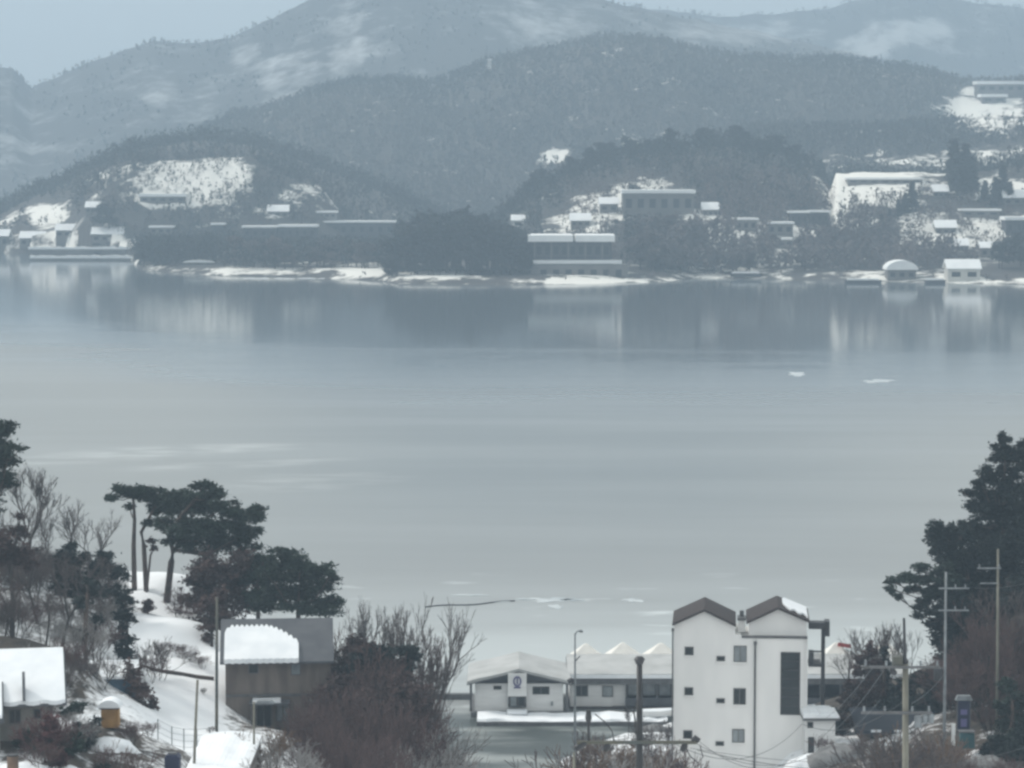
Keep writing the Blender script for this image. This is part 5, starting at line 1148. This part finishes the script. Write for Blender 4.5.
for i, (px, Y, sx, sz, lab) in enumerate([(58, 161, 1.4, .6, 'snow ledge right of the cottage wall'), (88, 166, 1.8, .6, 'long snow ledge under the blue shed'), (108, 156, 1.5, .7, 'snow mound below the ochre hutch'), (122, 151, 1.2, .5, 'snow mound in the middle of the yard'), (70, 146, .8, .4, 'small snow mound beside the reddish bush'), (108, 147, 1.1, .4, 'snow mound at the bottom right of the yard'), (25, 145, 1.5, .4, 'flat snow mound in front of the cottage'), (157, 152, .4, .4, 'little ball of snow on the thicket above the tank')]):
    lump('snow_heap', lab, 'snow heap', px, Y, sx, sx * .6, sz, M['snow'], 80 + i)

# centre thicket
CT = [(345, 192, 636, 'thick', 1), (362, 186, 650, 'thick', 2), (385, 184, 655, 'thick', 3), (405, 182, 672, 'thick', 4), (418, 180, 690, 'thick', 5), (330, 182, 680, 'thick', 2), (350, 176, 692, 'thick', 4), (375, 174, 700, 'thick', 1), (398, 172, 708, 'thick', 3), (420, 172, 716, 'thick', 2), (320, 172, 705, 'thick', 5), (340, 165, 722, 'thick', 3), (365, 163, 730, 'thick', 5), (430, 182, 712, 'thick', 1), (318, 190, 668, 'thick', 1), (410, 190, 655, 'thick', 5)]
CTL = ['left end of the thicket behind the farmhouse', 'top of the thicket just left of the dark pine crown', 'top of the thicket under the dark pine crown', 'right shoulder of the thicket', 'outermost right flank of the thicket', 'beside the right wall of the farmhouse', 'left middle of the thicket', 'heart of the thicket', 'right middle of the thicket', 'lower right of the thicket', 'right corner of the farmhouse front', 'lower left of the thicket', 'bottom middle of the thicket', 'right foot of the thicket by the water', 'against the farmhouse gable end', 'behind the right shoulder of the thicket']
for (px, Y, top, kd, sd_), lab in zip(CT, CTL): bare('purple-brown leafless bush, ' + lab, px - max(0, px - 375) * .6, Y, top, kd, sd_, 'bark', 'twig_brown', .66, group='leafless bushes of the centre thicket')
pine('low spreading dark pine rising out of the brown thicket', 187, [(385, 0), (385, 700), (390, 675)], [(365, 656, 16, 8), (382, 655, 18, 9), (402, 653, 16, 5), (414, 658, 8, 4), (372, 668, 22, 10), (398, 668, 18, 9), (355, 672, 16, 10), (385, 680, 24, 9), (345, 688, 14, 8)], mf='pine_blue', seed=14, dy=1.5)
pine('brown-leaved oak bush left of the low spreading pine', 188, [(362, 0), (362, 665), (362, 650)], [(358, 641, 12, 7), (368, 646, 12, 8), (348, 652, 13, 9), (362, 660, 16, 9), (340, 668, 12, 10)], mf='dry_leaf', mt='bark', seed=15, dy=1.2, name='oak_tree', dens=.7)
pine('dense brown oak scrub filling the middle of the thicket', 180, [(370, 0), (370, 730), (370, 700)], [(350, 705, 22, 14), (375, 700, 24, 14), (400, 700, 24, 16), (418, 695, 14, 14), (360, 728, 26, 16), (390, 728, 26, 16), (415, 728, 18, 16), (335, 722, 18, 14), (425, 712, 12, 12), (380, 752, 30, 14), (410, 752, 22, 14)], mf='dry_leaf', mt='bark', seed=16, dy=2, name='oak_tree', dens=.8)
pine('brown oak scrub at the foot of the farmhouse gable', 184, [(335, 0), (335, 730), (335, 690)], [(330, 690, 14, 12), (345, 680, 14, 12), (325, 710, 18, 14), (345, 735, 24, 14), (312, 745, 18, 12), (415, 690, 16, 10), (400, 680, 16, 8)], mf='dry_leaf', mt='bark', seed=17, dy=1.5, name='oak_tree', dens=.6)
TB = [(358, 200, 603, 'tree', 4, 'twig_grey', 'round-crowned pale bare tree behind the thicket'), (412, 196, 603, 'tall', 2, 'twig_grey', 'tallest bare tree rising from the thicket towards the lake'), (422, 190, 628, 'tall', 5, 'twig_brown', 'forked bare tree at the right flank of the thicket'), (424, 194, 612, 'tree', 6, 'twig_grey', 'fine-twigged bare tree next to the tallest one'), (430, 186, 655, 'tall', 6, 'twig_grey', 'slight bare tree nearest the floating house'), (395, 198, 612, 'tall', 3, 'twig_grey', 'slender bare tree left of the tallest one')]
for px, Y, top, kd, sd_, mm, lab in TB: bare(lab, px, Y, top, kd, sd_, 'bark', mm, .65)
FB = [(440, 186, 704, 1), (448, 182, 714, 2), (438, 176, 728, 3), (447, 172, 738, 4), (452, 176, 748, 5), (430, 168, 745, 1)]
FBL = ['beside the gangway', 'nearest the floating house', 'left of the water inlet', 'low beside the water inlet', 'at the bottom edge beside the water', 'at the bottom edge under the thicket']
for (px, Y, top, sd_), lab in zip(FB, FBL): bare('frosted grey shrub ' + lab, px - 24, Y, top + 6, 'thick', sd_, 'bark', 'twig_pale', .75, group='frosted shrubs by the water inlet')
# shore brush centre
for px, Y, top, kd, sd_, mm, lab in [(592, 215, 730, 'shrub', 2, 'twig_grey', 'grey shrub left of the dark round pole'), (618, 190, 742, 'thick', 2, 'straw', 'orange-brown shrub at the bottom left of the dark pole'), (606, 180, 752, 'shrub', 4, 'straw', 'small orange-brown shrub at the bottom edge'), (648, 195, 738, 'thick', 3, 'twig_grey', 'grey shrub between dark pole and white house'),
      (660, 215, 720, 'shrub', 5, 'twig_grey', 'grey shrub at the left wall of the white house'), (628, 225, 705, 'tall', 6, 'bark', 'crooked dark tree left of the dark round pole'), (580, 190, 745, 'shrub', 1, 'twig_brown', 'brown brush beside the street lamp'), (668, 190, 745, 'shrub', 3, 'twig_brown', 'brown shrub at the very foot of the white house'), (635, 180, 752, 'shrub', 1, 'twig_pale', 'frosted low shrub in front of the dark pole')]:
    bare(lab, px, Y, top, kd, sd_, 'bark', mm, .9)

# right bank: pines
pine('tallest dark pine on the right bank', 216, [(1002, 0), (1002, 600), (1003, 520), (1005, 450)], [(1005, 439, 7, 6), (1001, 447, 11, 7), (1008, 455, 12, 8), (998, 463, 15, 9), (1012, 472, 12, 10), (996, 480, 17, 10), (985, 494, 15, 7), (1008, 496, 18, 12), (975, 507, 14, 6), (992, 512, 22, 11), (1015, 520, 20, 14), (968, 522, 12, 6), (985, 530, 22, 11), (960, 533, 10, 5), (1000, 540, 30, 14), (990, 472, 12, 6), (980, 483, 12, 5), (972, 495, 12, 5), (1018, 455, 12, 8), (1015, 485, 16, 12), (1010, 508, 24, 14), (985, 505, 18, 9), (1016, 545, 22, 16)], mf='pine_blue', seed=20, r0=.3, dy=1.6)
pine('dark pine cut by the right edge', 214, [(1034, 0), (1034, 600), (1032, 480)], [(1030, 447, 12, 8), (1024, 462, 14, 11), (1036, 475, 18, 12), (1028, 495, 22, 14), (1040, 520, 26, 16), (1030, 545, 28, 16)], mf='pine_blue', seed=21, r0=.3, dy=1.6)
pine('wide dark pine reaching out left over the lake', 210, [(972, 0), (972, 610), (965, 560), (958, 530)], [(935, 522, 8, 3.5), (948, 527, 12, 6), (930, 530, 8, 5), (962, 536, 20, 9), (940, 540, 16, 8), (955, 550, 24, 10), (980, 548, 22, 12), (948, 538, 18, 9), (968, 558, 24, 12), (950, 572, 20, 10), (935, 552, 8, 5), (970, 564, 26, 12), (944, 560, 14, 6)], mf='pine_blue', seed=22, r0=.26, dy=1.8)
pine('green-tinged pine with the lowest branches over the lake', 207, [(950, 0), (950, 620), (945, 590)], [(920, 566, 12, 5), (938, 568, 16, 7), (904, 576, 11, 4), (922, 578, 18, 6), (893, 583, 8, 3), (948, 580, 22, 10), (930, 590, 16, 7), (910, 588, 9, 4), (890, 588, 5, 4), (896, 594, 5, 3)], mf='pine', seed=23, dy=1.5)
pine('dark pine above the thin pale utility pole', 205, [(948, 0), (946, 640), (944, 620)], [(928, 606, 9, 5), (938, 612, 14, 8), (915, 612, 7, 3), (950, 603, 18, 10), (960, 620, 22, 12), (942, 600, 16, 10), (955, 590, 22, 12), (950, 632, 20, 12), (946, 650, 18, 10), (962, 640, 18, 12), (938, 626, 12, 7), (945, 638, 18, 10), (918, 605, 8, 3)], mf='pine_blue', seed=24, dy=1.5)
pine('dark pine behind the two pale poles', 212, [(985, 0), (985, 620), (985, 590)], [(975, 578, 24, 12), (1000, 575, 24, 14), (985, 598, 28, 14), (1015, 600, 20, 14), (970, 612, 22, 12), (1000, 560, 26, 10), (960, 592, 18, 10)], mf='pine_blue', seed=25, dy=2)
pine('conical brownish conifer right of the white house', 205, [(868, 0), (868, 690), (868, 645)], [(868, 644, 4, 6), (872, 652, 6, 6), (862, 658, 8, 7), (876, 663, 8, 7), (858, 670, 10, 8), (872, 676, 13, 9), (852, 685, 11, 9), (868, 690, 16, 10), (850, 702, 14, 9), (872, 706, 20, 10), (845, 720, 15, 10), (868, 724, 20, 10)], mf='dry_leaf', seed=26, dy=1, size=.19)
pine('dark conifer just right of the conical brownish one', 207, [(884, 0), (884, 690), (884, 650)], [(884, 652, 3, 6), (886, 664, 5, 7), (884, 678, 9, 9), (890, 694, 12, 10), (884, 712, 14, 10)], mf='pine_blue', seed=27, dy=1)
pine('dark evergreen mass behind the yellowish pole', 206, [(915, 0), (915, 710), (915, 680)], [(905, 685, 16, 10), (922, 680, 16, 11), (940, 688, 16, 12), (900, 702, 22, 12), (925, 704, 24, 12), (948, 706, 16, 14), (890, 716, 18, 10), (920, 722, 24, 10)], mf='pine_blue', seed=28, dy=1.5)
pine('deep green evergreen in the bottom right corner', 184, [(1012, 0), (1012, 720), (1012, 700)], [(1010, 690, 10, 8), (1020, 700, 14, 12), (1004, 706, 10, 8), (1014, 722, 16, 14), (1002, 735, 12, 10), (1020, 745, 18, 14), (1004, 760, 16, 10), (1030, 720, 16, 20)], mf='pine', seed=29, dy=1.2)
pine('dark pine filling the back of the right bank under the tallest one', 222, [(1010, 0), (1010, 620), (1010, 590)], [(1000, 560, 30, 18), (1022, 580, 26, 20), (985, 585, 24, 16), (1005, 612, 30, 18), (975, 610, 22, 16), (1030, 620, 26, 20)], mf='pine_blue', seed=51, dy=2, dens=.8)
pine('dark leafy oak behind the thin pale utility pole', 218, [(965, 0), (965, 680), (965, 640)], [(962, 632, 18, 12), (980, 640, 20, 14), (958, 655, 18, 14), (978, 664, 20, 14), (955, 678, 18, 12), (1000, 640, 22, 16), (1002, 665, 22, 16), (985, 690, 24, 12)], mf='dry_leaf', mt='bark', seed=52, dy=1.6, name='oak_tree', dens=.8)
pine('dark leafy oak at the right edge behind the corner evergreen', 206, [(1022, 0), (1022, 690), (1022, 650)], [(1015, 640, 20, 14), (1030, 655, 22, 16), (1012, 668, 20, 14), (1025, 685, 22, 14)], mf='dry_leaf', mt='bark', seed=53, dy=1.6, name='oak_tree', dens=.7)
RB = [(975, 198, 598, 'tree', 1, 'twig_brown', 'brown bare tree behind the thin pale pole'), (1008, 196, 585, 'tree', 3, 'twig_grey', 'greyish bare tree at the right edge above the corner evergreen'), (990, 192, 615, 'tree', 5, 'twig_brown', 'brown bare tree between the two pale poles'), (1018, 190, 622, 'tree', 6, 'twig_brown', 'brown bare tree at the right edge'), (960, 200, 630, 'tree', 7, 'twig_brown', 'brown bare tree left of the thin pale pole foot'),
      (1005, 202, 575, 'tall', 2, 'twig_grey', 'slender grey tree crossing the right pale pole'), (980, 205, 640, 'tree', 2, 'twig_brown', 'low brown bare tree above the banner'), (1030, 200, 600, 'tree', 4, 'twig_brown', 'brown bare tree just past the right edge'),
      (893, 212, 622, 'tall', 4, 'twig_grey', 'wispy bare tree above the conifers by the yellowish pole'), (876, 214, 628, 'tree', 6, 'twig_grey', 'wispy bare tree behind the conical conifer'), (915, 212, 632, 'tall', 1, 'twig_grey', 'wispy bare tree right of the yellowish pole'), (850, 216, 645, 'tree', 3, 'twig_grey', 'fine bare tree by the steel column of the white house')]
for px, Y, top, kd, sd_, mm, lab in RB: bare(lab, px, Y, top, kd, sd_, 'bark', mm, .95)
RT = [(975, 194, 650, 'thick', 2), (992, 190, 660, 'thick', 1), (1006, 194, 640, 'thick', 5), (962, 200, 660, 'thick', 4), (985, 200, 640, 'thick', 3), (984, 196, 690, 'thick', 5), (994, 187, 700, 'thick', 3), (950, 196, 690, 'thick', 1), (1020, 198, 620, 'thick', 4)]
RTL = ['behind the banner stand', 'under the right pale pole', 'right of the right pale pole', 'left of the banner stand', 'high on the bank between the pale poles', 'beside the snow heaps', 'left of the corner evergreen', 'below the thin pale pole', 'high at the right edge']
for (px, Y, top, kd, sd_), lab in zip(RT, RTL): bare('tangled brown brush ' + lab, px, Y, top, kd, sd_, 'bark', 'twig_brown', 1.3, group='brown brush on the right bank')
for px, Y, top, kd, sd_, mm, lab in [(893, 172, 735, 'shrub', 2, 'twig_grey', 'bare stalks left of the yellowish pole foot'), (918, 165, 728, 'shrub', 4, 'twig_grey', 'pale bare stalks right of the yellowish pole foot'), (928, 168, 732, 'shrub', 5, 'straw', 'yellow-brown bare stalks under the transformer'), (938, 172, 742, 'shrub', 1, 'twig_brown', 'dark bare stalks left of the snow heaps'), (905, 182, 748, 'thick', 5, 'twig_brown', 'brown brush around the yellowish pole'), (928, 184, 742, 'thick', 2, 'twig_brown', 'brown brush left of the narrow white sign'), (862, 188, 740, 'thick', 4, 'twig_brown', 'brown brush right of the big grey boulder'), (822, 194, 735, 'shrub', 3, 'twig_brown', 'dark shrub against the lean-to shed'), (1005, 172, 755, 'thick', 1, 'twig_brown', 'dark brush at the bottom right'),(960, 176, 752, 'shrub', 2, 'twig_brown', 'brown brush in front of the grey mound')]:
    bare(lab, px, Y, top, kd, sd_, 'bark', mm, .9)

def side_pine(px, Y, h, lab, sd_, mf='pine_blue'):
    b = gp(px, Y); r = random.Random(sd_); top = pxof(b.x, Y, b.z + h)[1]; bot = pxof(b.x, Y, b.z)[1]; k = (bot - top)
    pads = [(px + r.uniform(-1, 1) * k * .30 * (1 - j / 9) ** .6, bot - k * (.28 + .72 * j / 8), k * (.24 - .017 * j), k * .085) for j in range(9)] + [(px, bot - k * .5, k * .25, k * .12), (px, bot - k * .7, k * .2, k * .12)]
    pine(lab, Y, [(px, 0), (px + 2, bot - k * .4), (px, bot - k * .85)], pads, mf=mf, seed=sd_, r0=.25, dy=1.6, dens=.7)
for i, (px, Y, h, lab) in enumerate([(1075, 212, 13, 'pine on the right bank just past the tallest one'), (1110, 206, 12, 'second pine past the tallest one on the right bank'), (1150, 216, 14, 'tall pine further along the right bank'), (1200, 208, 11, 'short pine further along the right bank'), (1245, 218, 13, 'pine on the outer right bank'), (1300, 210, 12, 'outermost pine of the right bank'), (1060, 200, 10, 'low pine beside the right-hand pale pole'), (1140, 198, 10, 'low pine on the outer right slope'),
      (-70, 200, 12, 'pine past the left end of the slope'), (-120, 208, 13, 'second pine past the left end of the slope'), (-45, 212, 11, 'short pine behind the left end of the slope'), (-180, 200, 12, 'outermost pine of the left slope')]): side_pine(px, Y, h, lab, 200 + i)
for i, (px, Y) in enumerate([(1050, 190), (1080, 192), (1100, 198), (1130, 188), (1165, 204), (1190, 194), (1230, 205), (1270, 200), (1050, 214), (1320, 205), (-60, 190), (-95, 196), (-140, 200), (-30, 178)]):
    b = gp(px, Y); bare('brown brush beyond the edge of the view, bush %s' % ('on the right bank' if px > 0 else 'on the left slope'), px, Y, pxof(b.x, Y, b.z + 4.5)[1], 'thick', i % 5 + 1, 'bark', 'twig_brown', 1.2, group='brush on the outer right bank' if px > 0 else 'brush on the outer left slope')
for i, (px, Y, rx, ry, lab) in enumerate([(818, 206, 12, 8, 'dark bush behind the steel column of the white house'), (835, 204, 12, 12, 'dark bush just left of the conical conifer'), (930, 200, 20, 14, 'wide dark bush behind the transformer of the yellowish pole'), (895, 203, 20, 12, 'wide dark bush under the dark conifer'), (995, 182, 14, 10, 'dark bush in front of the corner evergreen'), (1012, 178, 16, 12, 'dark bush at the very bottom right corner'), (1026, 180, 14, 16, 'dark bush cut by the right edge near the bottom')]):
    c = gp(px, Y); k = Y / F; py = pxof(c.x, c.y, c.z + ry * k)[1]
    pine(lab, Y, [(px, 0), (px, py)], [(px - rx * .4, py + 2, rx * .7, ry * .7), (px + rx * .4, py - 2, rx * .7, ry * .8), (px, py + ry * .4, rx, ry * .6), (px, py - ry * .5, rx * .6, ry * .6)], mf='pine_blue', mt='bark', seed=70 + i, dy=.5, r0=.08, r1=.04, name='evergreen_bush', cat='bush')
# ================================================================== FAR SHORE TREES THAT STAND OUT
def far_proto(kind, seed, m):
    key = ('far', kind, seed, m)
    if key in PROT: return PROT[key], False
    r_ = np.random.default_rng(seed); t = thing('evergreen_tree' if m == 'far_pine' else 'shore_tree', '-', 'tree')
    G().tube([(0, 0, -1.5), (.1, 0, 4), (0, .2, 8)], [.25, .18, .06], 6).build('trunk', M['bark'], t)
    fo = []
    if kind == 'round':
        for k in range(11):
            a = r_.uniform(0, 6.28); rr = r_.uniform(0, 2.6); z = r_.uniform(3.2, 8.8); rr *= 1 - max(0, z - 6.5) * .2
            fo.append(tufts((rr * math.cos(a), rr * math.sin(a), z), 1.7, 1.7, 1.0, 150, .55, r_, 10))
    else:
        for k in range(9):
            z = 1.5 + k * 1.0; w_ = 2.5 * (1 - k / 10.5)
            fo.append(tufts((0, 0, z), w_, w_, .7, int(60 + 130 * w_), .5, r_, 10))
    np_mesh('crown', np.concatenate(fo).reshape(-1, 3), 3, M[m], t)
    PROT[key] = t; return t, True
def far_trees(label, spots, m='far_pine', kind='round', group=None, labels=None):
    for i, (px, Y, h) in enumerate(spots):
        q_ = fp(px, Y)
        if not labels and hides(np.array([q_.x]), np.array([Y]), np.array([q_.z]), np.array([h]))[0]: continue
        p, first = far_proto(kind, i % 3, m); o = p if first else copy_tree(p)
        o.location = fp(px, Y); s = h / 10; o.scale = (s * 1.1, s * 1.1, s); o.rotation_euler = (0, 0, rnd.uniform(0, 6.28))
        o['label'] = labels[i] if labels else label; o['group'] = group or label; o['category'] = 'tree'
rs = random.Random(5)
isl = [(rs.uniform(388, 532), 1056 + rs.uniform(0, 6), rs.uniform(5, 9)) for _ in range(22)]
for k in range(58):
    px = rs.uniform(390, 531); c = math.sqrt(max(0, 1 - ((px - 460) / 80) ** 2)) ; Y = 1062 + rs.uniform(0, 45)
    isl.append((px, Y, 4 + (20.5 * c ** .8 * (1 if px < 480 else .86)) * rs.uniform(.75, 1.0)))
far_trees('dark evergreen in the dense wooded point between the long shed and the twin-roofed building', isl, group='evergreens crowded on the wooded point')
far_trees('dark tree on the low bank below the long shed and the stepped hall roofs', [(rs.uniform(232, 392), 1112 + rs.uniform(0, 30), rs.uniform(6, 13)) for _ in range(44)], m='far_brown', group='trees on the bank below the long shed')
far_trees('dark rounded tree at the edge of the terraced snow left of the canopied boat', [(rs.uniform(140, 215), 1160 + rs.uniform(0, 40), rs.uniform(7, 13)) for _ in range(20)], group='trees left of the canopied boat')
far_trees('brown tree on the bank right of the twin-roofed building', [(rs.uniform(640, 700), 1085 + rs.uniform(0, 60), rs.uniform(9, 17)) for _ in range(24)], m='far_brown', group='trees right of the twin-roofed building')
far_trees('dark tree among the row of snowy-roofed cottages', [(rs.uniform(700, 850), 1090 + rs.uniform(0, 70), rs.uniform(6, 11)) for _ in range(34)], m='far_brown', group='trees around the cottages')
far_trees('dark pointed evergreen on the rim of the bright snowfield', [(px, Y, h) for px, Y, h in ((890, 1172, 6), (898, 1176, 8), (905, 1180, 9), (912, 1184, 12), (920, 1190, 14), (882, 1168, 5))], kind='cone', group='evergreens on the snowfield rim')
far_trees('tall dark evergreen in the stand right of the long snowfield building', [(rs.uniform(940, 972), 1200 + rs.uniform(0, 30), rs.uniform(12, 20)) for _ in range(10)], kind='cone', group='evergreen stand right of the long snowfield building')
far_trees('', [(985, 1195, 10), (995, 1195, 12), (1002, 1200, 15), (1010, 1196, 9)], kind='cone', labels=['low evergreen leftmost of four before the far right snow', 'second evergreen of four before the far right snow', 'tallest of four evergreens before the far right snow', 'smallest rightmost of four evergreens before the far right snow'], group='four evergreens before the far right snow')
far_trees('dark evergreen in the clump right of the cream boathouse', [(rs.uniform(990, 1040), 1065 + rs.uniform(0, 40), rs.uniform(8, 17)) for _ in range(18)], group='evergreens right of the cream boathouse')
far_trees('dark evergreen on the knob left of the speckled cleared slope', [(rs.uniform(82, 112), 1290 + rs.uniform(0, 30), rs.uniform(8, 15)) for _ in range(12)], group='evergreens left of the speckled slope')
far_trees('dark tree on the crest of the wooded ridge right of the hazy valley', [(rs.uniform(520, 825), 1285 + rs.uniform(-8, 10), rs.uniform(7, 12)) for _ in range(48)], group='trees on the crest of the near wooded ridge')
far_trees('dark tree in the gap between hillside house and twin-roofed building', [(rs.uniform(606, 640), 1185 + rs.uniform(0, 20), rs.uniform(7, 13)) for _ in range(9)], group='trees before the hillside house')
